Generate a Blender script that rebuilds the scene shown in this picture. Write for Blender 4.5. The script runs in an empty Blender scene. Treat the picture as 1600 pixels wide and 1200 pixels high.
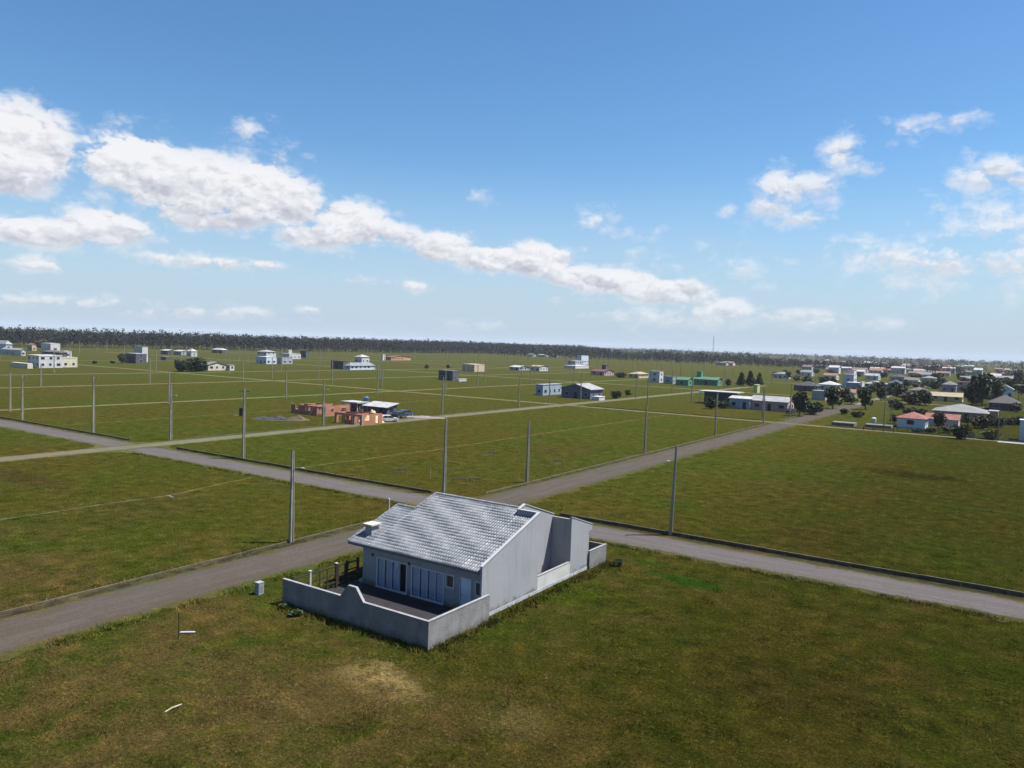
import bpy, bmesh, math, random
import numpy as np
from mathutils import Matrix, Vector
random.seed(7); RNG = np.random.default_rng(7)
S = bpy.context.scene
COL = S.collection
rad = math.radians

# ------------------------------------------------------------------ camera
CAMH = 18.0
FPX, PITCH, ROLL, YAW = 1195.4, rad(3.0155), rad(1.9348), rad(33.474)   # solved from the street grid (X and Y run along the streets)
_F = np.array([-math.sin(YAW)*math.cos(PITCH), math.cos(YAW)*math.cos(PITCH), -math.sin(PITCH)])
_R0 = np.array([math.cos(YAW), math.sin(YAW), 0.0]); _U0 = np.cross(_R0, _F)
_R = math.cos(ROLL)*_R0 + math.sin(ROLL)*_U0
_U = -math.sin(ROLL)*_R0 + math.cos(ROLL)*_U0
cam = bpy.data.cameras.new('camera'); cam.sensor_width = 36; cam.lens = 36*FPX/1600
cam.clip_start = 0.5; cam.clip_end = 40000
camo = bpy.data.objects.new('camera', cam); COL.objects.link(camo)
M = Matrix.Identity(4)
for i in range(3):
    M[i][0], M[i][1], M[i][2] = _R[i], _U[i], -_F[i]
M[2][3] = CAMH
camo.matrix_world = M
S.camera = camo

def ray(x, y): return _F*FPX + _R*(x-800) + _U*(600-y)
def gp(x, y, z=0.0):
    d = ray(x, y); t = (z-CAMH)/d[2]
    return (d[0]*t, d[1]*t)
def hor(x): return 510 + x*55/1600
def colX(x, Y):        # X on the ground line Y=const that shows in image column x
    n = np.cross(ray(x, 0), ray(x, 1200)); return -(n[1]*Y - n[2]*CAMH)/n[0]
def colY(x, X):
    n = np.cross(ray(x, 0), ray(x, 1200)); return -(n[0]*X - n[2]*CAMH)/n[1]

# ------------------------------------------------------------------ sun, sky, exposure
SUN_EL, SUN_AZ = rad(62.5), math.atan2(0.77, 0.635)       # azimuth from +Y towards +X
sd = Vector((math.cos(SUN_EL)*math.sin(SUN_AZ), math.cos(SUN_EL)*math.cos(SUN_AZ), math.sin(SUN_EL)))
sun = bpy.data.lights.new('sun', 'SUN'); sun.energy = 5.0; sun.angle = rad(0.53); sun.color = (1.0, 0.965, 0.91)
suno = bpy.data.objects.new('sun', sun); COL.objects.link(suno)
suno.rotation_euler = sd.to_track_quat('Z', 'Y').to_euler(); suno.location = (0, 0, 60)
S.view_settings.view_transform = 'Standard'; S.view_settings.look = 'None'
S.view_settings.gamma = 1; S.view_settings.exposure = 1.2; S.view_settings.use_curve_mapping = False
S.cycles.max_bounces = 6; S.cycles.diffuse_bounces = 3; S.cycles.glossy_bounces = 3
S.cycles.transparent_max_bounces = 8; S.cycles.volume_bounces = 0
S.cycles.use_denoising = True

class NT:
    """tiny helper to chain shader nodes"""
    def __init__(s, tree): s.t = tree; s.n = tree.nodes; s.l = tree.links
    def node(s, typ, **kw):
        nd = s.n.new(typ)
        for k, v in kw.items(): setattr(nd, k, v)
        return nd
    def put(s, sock, v):
        if hasattr(v, 'is_output'): s.l.new(v, sock)
        else:
            if isinstance(v, tuple) and len(v) == 3 and sock.type == 'RGBA': v = v+(1,)
            sock.default_value = v
    def m(s, op, a, b=None, c=None, clamp=False):
        nd = s.node('ShaderNodeMath', operation=op, use_clamp=clamp)
        for i, v in enumerate((a, b, c)):
            if v is not None: s.put(nd.inputs[i], v)
        return nd.outputs[0]
    def v(s, op, a, b=None, out=0):
        nd = s.node('ShaderNodeVectorMath', operation=op)
        s.put(nd.inputs[0], a)
        if b is not None: s.put(nd.inputs[1], b)
        return nd.outputs['Value'] if op in ('DOT_PRODUCT', 'LENGTH') else nd.outputs[0]
    def mix(s, f, a, b, blend='MIX'):
        nd = s.node('ShaderNodeMix', data_type='RGBA', blend_type=blend)
        s.put(nd.inputs[0], f); s.put(nd.inputs[6], a); s.put(nd.inputs[7], b)
        return nd.outputs[2]
    def step(s, x, a, b, smooth=True, lo=0.0, hi=1.0):
        nd = s.node('ShaderNodeMapRange', interpolation_type='SMOOTHSTEP' if smooth else 'LINEAR')
        s.put(nd.inputs[0], x)
        for i, v in zip((1, 2, 3, 4), (a, b, lo, hi)): s.put(nd.inputs[i], v)
        return nd.outputs[0]
    def noise(s, vec, scale, detail=3, rough=0.5, dist=0.0, col=False):
        nd = s.node('ShaderNodeTexNoise'); s.put(nd.inputs['Vector'], vec)
        nd.inputs['Scale'].default_value = scale; nd.inputs['Detail'].default_value = detail
        nd.inputs['Roughness'].default_value = rough; nd.inputs['Distortion'].default_value = dist
        return nd.outputs['Color' if col else 'Fac']

world = bpy.data.worlds.new('World'); S.world = world; world.use_nodes = True
W = NT(world.node_tree); W.n.clear()
SKYK = 0.05; SKD = SKYK*2.3      # SKD: displayed value per unit of sky colour
sky = W.node('ShaderNodeTexSky', sky_type='NISHITA', sun_disc=False, sun_elevation=SUN_EL, sun_rotation=SUN_AZ,
             altitude=0.0, air_density=1.0, dust_density=0.1, ozone_density=2.0)
tc = W.node('ShaderNodeTexCoord'); D = tc.outputs['Generated']
sx = W.node('ShaderNodeSeparateXYZ'); W.put(sx.inputs[0], D)
az = W.m('ARCTAN2', sx.outputs[0], sx.outputs[1]); el = W.m('ARCSINE', sx.outputs[2])
cx = W.node('ShaderNodeCombineXYZ'); W.put(cx.inputs[0], az); W.put(cx.inputs[1], el); PD = cx.outputs[0]
# cumulus groups: image centre, half sizes, weight; stored as azimuth / elevation
CL = [(30,225,95,75,1.),(10,275,70,38,.9),(215,255,105,58,1.),(300,285,160,62,1.05),(390,300,120,62,1.05),(330,335,120,34,.9),
 (450,315,75,48,1.),(550,350,85,45,1.),(490,370,80,26,.8),(612,362,42,24,.8),
 (60,362,115,28,.9),(165,355,75,34,1.),(393,205,36,24,.5),(432,243,26,30,.42),(475,235,36,22,.45),
 (690,386,70,32,.98),(775,404,95,30,1.0),(840,406,76,36,1.05),(955,440,105,27,1.0),(1040,456,95,27,1.0),(1125,482,85,22,.75),(895,432,75,24,.85),(640,372,50,22,.7),
 (1060,498,190,24,.5),(1255,498,110,16,.55),(1335,505,60,10,.5),
 (1225,292,62,34,.68),(1270,292,58,34,.55),(1205,325,52,26,.5),(1250,345,48,14,.5),(1315,235,38,32,.62),(1338,262,34,16,.45),(1412,210,40,22,.48),(1478,195,46,14,.42),(1140,330,18,14,.45),
 (1570,272,84,34,.6),(1400,395,110,40,.46),(1490,405,160,54,.52),(1575,395,100,64,.5),(1595,345,70,40,.5),(1530,345,65,30,.4),
 (930,345,46,24,.48),(990,366,50,14,.38),(768,315,32,16,.36),(992,394,26,12,.45),(1120,420,110,34,.3),
 (60,412,48,14,.7),(262,405,46,13,.62),(330,411,74,16,.7),(415,412,34,12,.72),(560,438,46,10,.5),(642,446,56,14,.65),
 (110,472,200,17,.68),(270,487,210,13,.68),(390,487,70,12,.6),(483,485,24,9,.7),(720,505,110,11,.35),(865,462,48,13,.5),(935,470,36,9,.5)]
fld = None; gsum = 1e-4; vsum = 0.0
for (x, y, rx, ry, w) in CL:
    d = ray(x, y); d = d/np.linalg.norm(d)
    ca, ce, ka, ke = math.atan2(d[0], d[1]), math.asin(d[2]), FPX/rx, FPX/ry
    dx = W.m('MULTIPLY_ADD', az, ka, -ca*ka); dy = W.m('MULTIPLY_ADD', el, ke, -ce*ke)
    r2 = W.m('MULTIPLY_ADD', dx, dx, W.m('MULTIPLY', dy, dy))
    f = W.m('MULTIPLY_ADD', r2, -w, w)
    g = W.m('MAXIMUM', W.m('ADD', f, 0.15), 0.0)
    gsum = W.m('ADD', g, gsum); vsum = W.m('MULTIPLY_ADD', g, dy, vsum)
    fld = f if fld is None else W.m('SMOOTH_MAX', fld, f, 0.12)
vert = W.m('DIVIDE', vsum, gsum)
# the rest of the sky carries clouds of the same kind, scattered by noise
front = W.m('ABSOLUTE', W.m('ADD', az, YAW))
away = W.step(front, 0.62, 0.85)
band = W.m('MULTIPLY', W.step(el, 0.01, 0.08), W.step(el, 0.75, 0.3))
gen = W.m('MULTIPLY_ADD', W.noise(W.v('MULTIPLY', D, (1., 1., 2.6)), 3.4, 2, .5), 6.0, -3.5)
gen = W.m('ADD', gen, W.m('MULTIPLY_ADD', W.m('MULTIPLY', away, band), 2.5, -2.5))
fld = W.m('MAXIMUM', fld, gen)
fld = W.m('MAXIMUM', fld, -1.5)
DS = W.v('MULTIPLY', D, (1., 1., 1.55))
big = W.noise(DS, 13, 3, .55, .2); fine = W.noise(DS, 38, 6, .62, .15)
warp = W.v('ADD', DS, W.v('MULTIPLY', W.v('SUBTRACT', W.noise(DS, 30, 4, .6, 0., True), (.5, .5, .5)), (.035, .035, .035)))
def billow(off):
    nd = W.node('ShaderNodeTexVoronoi', feature='F1'); W.put(nd.inputs['Vector'], W.v('ADD', warp, off))
    nd.inputs['Scale'].default_value = 26; nd.inputs['Detail'].default_value = 2.0; nd.inputs['Roughness'].default_value = .55; nd.inputs['Lacunarity'].default_value = 2.3
    return W.m('SUBTRACT', 1.0, nd.outputs['Distance'])
s0 = billow((0., 0., 0.)); s1 = billow((0.003, 0.003, 0.010))
n0 = W.m('ADD', W.m('MULTIPLY_ADD', big, 0.45, W.m('MULTIPLY', fine, 0.30)), W.m('MULTIPLY_ADD', s0, 0.34, -0.065))
dens = W.m('ADD', W.m('MULTIPLY', fld, 1.15), W.m('MULTIPLY_ADD', n0, 3.7, -1.18))
solid = W.step(fld, 0.25, 0.85)
alpha = W.m('MULTIPLY', W.step(dens, -0.05, W.m('MULTIPLY_ADD', solid, -1.15, 1.45)), W.m('MULTIPLY_ADD', solid, 0.30, 0.70))
lit = W.m('ADD', W.m('MULTIPLY_ADD', W.m('SUBTRACT', s0, s1), 0.9, 0.74), W.m('MULTIPLY', vert, 0.85), clamp=True)
lit = W.m('MAXIMUM', lit, W.m('SUBTRACT', 0.80, W.m('MULTIPLY', solid, 0.8)))
ccol = W.mix(lit, (0.50/SKD, 0.53/SKD, 0.61/SKD), (0.90/SKD, 0.91/SKD, 0.94/SKD))
# clouds pale into the air towards the horizon
alpha = W.m('MULTIPLY', alpha, W.step(el, -0.01, 0.10, lo=0.55, hi=1.0))
hs_ = W.node('ShaderNodeHueSaturation'); hs_.inputs['Saturation'].default_value = 1.18; W.put(hs_.inputs['Color'], sky.outputs[0])
tint = W.mix(1.0, hs_.outputs[0], (1.023, 1.177, 1.234), 'MULTIPLY')
base = W.mix(W.step(el, 0.25, -0.03, hi=.97), tint, (0.47/SKD, 0.59/SKD, 0.75/SKD))
skyc = W.mix(alpha, base, ccol)
bg = W.node('ShaderNodeBackground'); W.put(bg.inputs[0], skyc); bg.inputs[1].default_value = SKYK
wo = W.node('ShaderNodeOutputWorld'); W.l.new(bg.outputs[0], wo.inputs[0])
world.cycles.sampling_method = 'MANUAL'; world.cycles.sample_map_resolution = 512

# ------------------------------------------------------------------ materials
def gpos(T): return T.node('ShaderNodeNewGeometry').outputs['Position']
MATS = {}
def mat(name, col, rough=0.75, var=0.12, scale=0.8, bump=0.0, bscale=20.0, spec=0.3, metal=0.0, stain=None, splash=0.0):
    if name in MATS: return MATS[name]
    col = tuple(x*.63 for x in col); stain = stain and (tuple(x*.63 for x in stain[0]), stain[1])
    m = bpy.data.materials.new(name); m.use_nodes = True
    T = NT(m.node_tree); b = T.n['Principled BSDF']
    g = gpos(T)
    n = T.noise(g, scale, 5, .6)
    dk = tuple(c*(1-var) for c in col); lt = tuple(min(1, c*(1+var)) for c in col)
    c = T.mix(T.step(n, .3, .7), dk, lt)
    n2 = T.noise(g, scale*9, 3, .6)
    c = T.mix(T.m('MULTIPLY', T.step(n2, .35, .75), var*1.2), c, tuple(x*.55 for x in col))
    if stain:
        sp = T.node('ShaderNodeMapping'); T.put(sp.inputs[0], g); sp.inputs['Scale'].default_value = (1.6, 1.6, .25)
        n3 = T.noise(sp.outputs[0], 1.3, 5, .65)
        c = T.mix(T.m('MULTIPLY', T.step(n3, .48, .72), stain[1]), c, stain[0])
    if splash:
        sz = T.node('ShaderNodeSeparateXYZ'); T.put(sz.inputs[0], g)
        lim = T.m('MULTIPLY_ADD', T.noise(g, 1.7, 5, .7), 1.3, -.18)
        c = T.mix(T.m('MULTIPLY', T.step(T.m('SUBTRACT', sz.outputs[2], lim), .15, -.35), splash), c, (.074, .063, .045))
        st = T.node('ShaderNodeMapping'); T.put(st.inputs[0], g); st.inputs['Scale'].default_value = (5., 5., .22)
        c = T.mix(T.m('MULTIPLY', T.step(T.noise(st.outputs[0], 1.0, 4, .6), .56, .72), splash*.5), c, tuple(x*.55 for x in col))
    T.put(b.inputs['Base Color'], c)
    b.inputs['Roughness'].default_value = rough; b.inputs['Metallic'].default_value = metal
    b.inputs['Specular IOR Level'].default_value = spec
    if bump:
        bp = T.node('ShaderNodeBump'); bp.inputs['Strength'].default_value = bump; bp.inputs['Distance'].default_value = 0.05
        T.put(bp.inputs['Height'], T.noise(g, bscale, 4, .6)); T.l.new(bp.outputs[0], b.inputs['Normal'])
    MATS[name] = m; return m

# grass colour as one node group of world position, shared by the ground and the blades on it
GG = bpy.data.node_groups.new('grass_colour', 'ShaderNodeTree')
GG.interface.new_socket('Color', in_out='OUTPUT', socket_type='NodeSocketColor')
G = NT(GG); P = gpos(G); go = G.node('NodeGroupOutput')
sp = G.node('ShaderNodeSeparateXYZ'); G.put(sp.inputs[0], P); PX, PY = sp.outputs[0], sp.outputs[1]
flat = G.v('MULTIPLY', P, (1., 1., 0.))
dist = G.v('LENGTH', flat)
nA = G.noise(flat, .022, 4, .55); nB = G.noise(flat, .11, 5, .62, .6); nC = G.noise(flat, .7, 5, .65); nD = G.noise(flat, 5.5, 4, .7)
c = G.mix(G.step(nA, .36, .64), (.100, .092, .026), (.078, .102, .022))
c = G.mix(G.m('MULTIPLY', G.step(nB, .47, .66), G.step(dist, 60., 90., lo=.70, hi=.42)), c, (.128, .104, .040))
c = G.mix(G.m('MULTIPLY', G.step(nB, .45, .25), .6), c, (.062, .100, .016))
def patch(c, x, y, rx, ry, col, amt, rough=1.0):
    wx, wy = gp(x, y)
    q = G.v('MULTIPLY', G.v('SUBTRACT', flat, (wx, wy, 0.)), (1/rx, 1/ry, 0.))
    r = G.m('ADD', G.v('LENGTH', q), G.m('MULTIPLY_ADD', G.m('ADD', nC, nB), rough*1.0, -rough*1.0))
    return G.mix(G.m('MULTIPLY', G.step(r, 1.0, .35), amt), c, col)
c = patch(c, 590, 1068, 3.2, 2.2, (.62, .45, .31), .80, 2.4)
c = patch(c, 520, 1090, 5.0, 3.0, (.17, .125, .068), .6, 2.4)
c = patch(c, 440, 1110, 3.5999999999999996, 3.0, (.20, .15, .085), .6, 2.4)
c = patch(c, 815, 1130, 3.0, 2.4, (.30, .22, .14), .6, 2.4)
c = patch(c, 720, 1150, 1.6, 1.2, (.06, .048, .030), .6, 1.4)
c = patch(c, 240, 1030, 3.5999999999999996, 2.4000000000000004, (.20, .15, .085), .55, 2.4)
c = patch(c, 1010, 880, 2.4, 1.6, (.055, .115, .016), .8)
c = patch(c, 1070, 908, 4.6, 1.9, (.040, .120, .018), .95)
c = patch(c, 900, 930, 2.6, 5.5, (.075, .115, .016), .75)
c = patch(c, 790, 985, 2.0, 3.5, (.070, .105, .018), .7)
c = patch(c, 420, 950, 2.6, 2.2, (.090, .135, .018), .85)
c = patch(c, 560, 985, 7.0, 1.1, (.060, .080, .020), .6)
c = patch(c, 1250, 1080, 7, 5, (.075, .056, .030), .45)
c = patch(c, 30, 745, 16, 3.0, (.085, .062, .034), .75)
c = patch(c, 1425, 742, 9, 5, (.042, .040, .016), .75)
c = patch(c, 880, 700, 9, 16, (.100, .080, .034), .5)
c = patch(c, 1290, 840, 6, 12, (.096, .078, .032), .5)
c = patch(c, 200, 800, 8, 12, (.098, .080, .036), .45)
nF = G.noise(flat, .28, 5, .68, .8)
c = G.mix(G.m('MULTIPLY', G.step(nF, .50, .64), G.step(dist, 60., 85., lo=.55, hi=.22)), c, (.135, .102, .052))
c = G.mix(G.m('MULTIPLY', G.step(nF, .47, .36), .45), c, (.046, .074, .016))
nG = G.noise(flat, 17., 3, .7)
# grass colour darkens gradually towards the east
c = G.mix(G.step(PX, -42., -8., hi=.62), c, G.mix(1.0, c, (.42, .45, .34), 'MULTIPLY'))
c = G.mix(G.m('MULTIPLY', G.m('MULTIPLY', G.step(PY, 38., 24.), G.step(nF, .36, .56)), G.step(PX, -12., -30., lo=.25, hi=.70)), c, (.145, .105, .060))
# mowing lines in the field across the street
mow = G.m('MULTIPLY', G.m('SINE', G.m('MULTIPLY_ADD', nB, 14., G.m('MULTIPLY', PX, 4.6))), G.m('MULTIPLY', G.step(PY, 70., 74.), G.step(PX, -45., -42.)))
c = G.mix(G.m('MULTIPLY', G.m('MULTIPLY_ADD', mow, .10, .04, clamp=True), G.step(G.noise(flat, .16, 3, .6), .42, .62)), c, (.14, .145, .05))
def tone(c, f, amt, mul): return G.mix(G.m('MULTIPLY', f, amt), c, G.mix(1.0, c, mul, 'MULTIPLY'))
c = tone(c, G.step(nC, .50, .66), .75, (1.75, 1.52, 1.55)); c = tone(c, G.step(nC, .48, .33), .75, (.48, .55, .50))
c = tone(c, G.step(nD, .51, .66), .75, (1.85, 1.70, 1.60)); c = tone(c, G.step(nD, .49, .34), .80, (.36, .40, .40))
c = tone(c, G.step(nG, .52, .66), .70, (1.9, 1.75, 1.6)); c = tone(c, G.step(nG, .48, .35), .75, (.40, .42, .42))
# far meadow is drier and paler
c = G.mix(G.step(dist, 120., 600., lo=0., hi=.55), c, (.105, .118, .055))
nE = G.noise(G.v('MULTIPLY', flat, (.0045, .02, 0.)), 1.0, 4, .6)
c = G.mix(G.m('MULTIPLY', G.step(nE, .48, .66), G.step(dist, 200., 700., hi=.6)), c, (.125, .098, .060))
G.put(go.inputs[0], c)

def grass_mat(name, gain, blade):
    m = bpy.data.materials.new(name); m.use_nodes = True
    T = NT(m.node_tree); b = T.n['Principled BSDF']
    g = T.node('ShaderNodeGroup'); g.node_tree = GG
    col = g.outputs[0]
    p = gpos(T)
    if blade:
        rnd = T.noise(p, 9.0, 2, .5); rn2 = T.noise(p, 2.6, 3, .6)
        col = T.mix(T.step(rnd, .3, .7), T.mix(1.0, col, (.75, .8, .7), 'MULTIPLY'), T.mix(1.0, col, (1.6, 1.5, 1.2), 'MULTIPLY'))
        col = T.mix(T.m('MULTIPLY', T.step(rn2, .5, .64), T.step(rnd, .42, .6, hi=.8)), col, (.34, .28, .16))
    T.put(b.inputs['Base Color'], T.mix(1.0, col, (gain*1.0, gain*1.0, gain*.62), 'MULTIPLY'))
    b.inputs['Roughness'].default_value = .9; b.inputs['Specular IOR Level'].default_value = .0
    if not blade:
        bp = T.node('ShaderNodeBump'); bp.inputs['Strength'].default_value = 1.0; bp.inputs['Distance'].default_value = .30
        h = T.m('ADD', T.noise(p, 2.8, 6, .72), T.m('MULTIPLY', T.noise(p, 10., 4, .7), .45))
        T.put(bp.inputs['Height'], h); T.l.new(bp.outputs[0], b.inputs['Normal'])
    return m
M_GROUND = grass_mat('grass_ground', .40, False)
M_BLADE = grass_mat('grass_blade', .42, True); M_WEED = grass_mat('weed_blade', .58, True)

def road_mat(name, axis, centre, half, grav, dirt, grassy=0.0):
    m = bpy.data.materials.new(name); m.use_nodes = True
    T = NT(m.node_tree); b = T.n['Principled BSDF']
    grav = tuple(x*.87 for x in grav); dirt = tuple(x*.87 for x in dirt)
    p = gpos(T); s = T.node('ShaderNodeSeparateXYZ'); T.put(s.inputs[0], p)
    d = T.m('SUBTRACT', s.outputs[axis], centre)
    n1 = T.noise(p, .35, 4, .6); n2 = T.noise(p, 3.0, 5, .7); n3 = T.noise(p, 22., 3, .7)
    stretch = T.v('MULTIPLY', p, (.12, 1.6, 1.) if axis == 1 else (1.6, .12, 1.))
    nl = T.noise(stretch, 1.3, 4, .6)
    dw = T.m('ADD', d, T.m('MULTIPLY_ADD', n1, 1.2, -.6))
    c = T.mix(T.step(nl, .35, .68), tuple(x*.86 for x in grav), tuple(x*1.16 for x in grav))
    tr = T.m('SUBTRACT', T.m('ABSOLUTE', dw), .85)
    c = T.mix(T.m('MULTIPLY', T.step(T.m('ABSOLUTE', tr), .45, .05), .40), c, tuple(x*1.30 for x in grav))
    c = T.mix(T.step(T.m('ABSOLUTE', T.m('ADD', dw, .4)), half*.55, half*.95, hi=.80), c, dirt)
    c = T.mix(T.m('MULTIPLY', T.step(n2, .46, .66), .5), c, tuple(x*y for x, y in zip(grav, (.70, .62, .52))))
    c = T.mix(T.m('MULTIPLY', T.step(n1, .5, .68), .45), c, dirt)
    c = T.mix(T.m('MULTIPLY', T.step(n3, .50, .64), .55), c, tuple(x*1.9 for x in grav))
    c = T.mix(T.m('MULTIPLY', T.step(n3, .47, .34), .40), c, tuple(x*.5 for x in grav))
    edge = T.m('SUBTRACT', T.m('ADD', T.m('ABSOLUTE', d), T.m('MULTIPLY', T.m('ADD', n1, T.noise(p, 1.6, 5, .7)), 1.6)), half+.75)
    gg = T.node('ShaderNodeGroup'); gg.node_tree = GG
    c = T.mix(T.step(edge, -.25, .25, hi=.9), c, T.mix(1.0, gg.outputs[0], (.40, .40, .25), 'MULTIPLY'))
    if grassy:
        g = T.node('ShaderNodeGroup'); g.node_tree = GG
        c = T.mix(T.m('MULTIPLY', T.step(T.noise(p, .9, 4, .65), .36, .62), grassy), c, g.outputs[0])
    T.put(b.inputs['Base Color'], c); b.inputs['Roughness'].default_value = .92; b.inputs['Specular IOR Level'].default_value = .04
    bp = T.node('ShaderNodeBump'); bp.inputs['Strength'].default_value = .6; bp.inputs['Distance'].default_value = .04
    T.put(bp.inputs['Height'], T.m('ADD', n2, n3)); T.l.new(bp.outputs[0], b.inputs['Normal'])
    return m

def leaf_mat(name, dark, light):
    m = bpy.data.materials.new(name); m.use_nodes = True
    T = NT(m.node_tree); b = T.n['Principled BSDF']; p = gpos(T)
    dark = tuple(x*.7 for x in dark); light = tuple(x*.7 for x in light)
    c = T.mix(T.step(T.noise(p, .8, 4, .7), .32, .68), dark, light)
    c = T.mix(T.step(T.noise(p, .04, 3, .6), .4, .62, hi=.45), c, tuple(x*y for x, y in zip(dark, (1.5, 1.1, 1.2))))
    T.put(b.inputs['Base Color'], c); b.inputs['Roughness'].default_value = .7; b.inputs['Specular IOR Level'].default_value = .2
    return m
L_DARK = leaf_mat('leaf_dark', (.018, .032, .013), (.058, .080, .028))
L_MID = leaf_mat('leaf_mid', (.030, .048, .014), (.075, .098, .030))
L_BROWN = leaf_mat('leaf_brown', (.050, .045, .022), (.11, .095, .050))
L_YEL = leaf_mat('leaf_yellow', (.070, .085, .016), (.14, .15, .035))
L_FOREST = leaf_mat('leaf_forest', (.007, .012, .008), (.022, .030, .018))
BARK = mat('bark', (.14, .115, .09), .9, .25, 3, .5)

CONC = mat('concrete', (.42, .40, .37), .85, .18, 1.2, .3, 14)
CONC_R = mat('concrete_render', (.275, .268, .265), .9, .16, .9, .5, 10, stain=((.16, .155, .15), .45), splash=.45)
CONC_C = mat('coping_concrete', (.31, .31, .32), .85, .15, 1.5, .2)
POLEM = mat('pole_concrete', (.34, .325, .26), .85, .18, .9, .2, 8, stain=((.25, .23, .2), .4))
WALLB = mat('house_paint', (.385, .395, .415), .7, .05, .35, .12, 30, stain=((.29, .295, .30), .45), splash=.75)
WALLS = mat('trim_white', (.44, .455, .48), .6, .06)
PLINTH = mat('plinth_concrete', (.50, .52, .55), .85, .15, 1.4, .3)
WOOD = mat('dark_wood', (.045, .032, .024), .7, .3, 3, .3)
WOODP = mat('pale_wood', (.42, .36, .26), .8, .25, 3, .3)
ALU = mat('window_frame', (.62, .66, .70), .45, .05)
DARKG = mat('dark_interior', (.012, .013, .016), .6, .1)
CURT = mat('curtain', (.85, .90, .98), .9, .08, 4)
DOORB = mat('door_white', (.70, .78, .88), .5, .05)
DECK = mat('patio_paving', (.026, .023, .025), .7, .25, 1.5, .2)
METAL = mat('dark_metal', (.08, .08, .085), .5, .1, metal=.4)
GALV = mat('galvanised', (.45, .46, .47), .45, .12, metal=.5)
LAMPW = mat('lamp_cover', (.42, .42, .38), .4, .04)
INSUL = mat('insulator', (.30, .16, .10), .35, .1)
KERB = mat('kerb_concrete', (.125, .105, .066), .95, .3, 1.1, .4, 12, stain=((.06, .055, .03), .6))

def glass_mat():
    m = bpy.data.materials.new('window_glass'); m.use_nodes = True
    T = NT(m.node_tree); T.n.clear()
    tr = T.node('ShaderNodeBsdfTransparent'); tr.inputs[0].default_value = (.85, .9, .96, 1)
    gl = T.node('ShaderNodeBsdfGlossy'); gl.inputs['Roughness'].default_value = .04
    mx = T.node('ShaderNodeMixShader'); mx.inputs[0].default_value = .10
    T.l.new(tr.outputs[0], mx.inputs[1]); T.l.new(gl.outputs[0], mx.inputs[2])
    o = T.node('ShaderNodeOutputMaterial'); T.l.new(mx.outputs[0], o.inputs[0]); return m
GLASS = glass_mat()
PANE = mat('pane_dark', (.03, .038, .048), .12, .1, spec=.6)

def tile_mat():
    m = bpy.data.materials.new('glazed_roof_tile'); m.use_nodes = True
    T = NT(m.node_tree); b = T.n['Principled BSDF']; p = gpos(T)
    cell = T.node('ShaderNodeTexVoronoi'); T.put(cell.inputs['Vector'], T.v('MULTIPLY', p, (4.4, 2.9, 0.)))
    cell.inputs['Scale'].default_value = 1.0
    s = T.node('ShaderNodeSeparateXYZ'); T.put(s.inputs[0], cell.outputs['Color'])
    c = T.mix(s.outputs[0], (.117, .123, .132), (.187, .194, .206))
    n = T.noise(p, .45, 5, .65)
    c = T.mix(T.step(n, .42, .7, hi=.6), c, (.087, .097, .111))
    T.put(b.inputs['Base Color'], c)
    T.put(b.inputs['Roughness'], T.m('MULTIPLY_ADD', s.outputs[1], .18, .40))
    b.inputs['Specular IOR Level'].default_value = .55
    return m
TILE = tile_mat()

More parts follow.
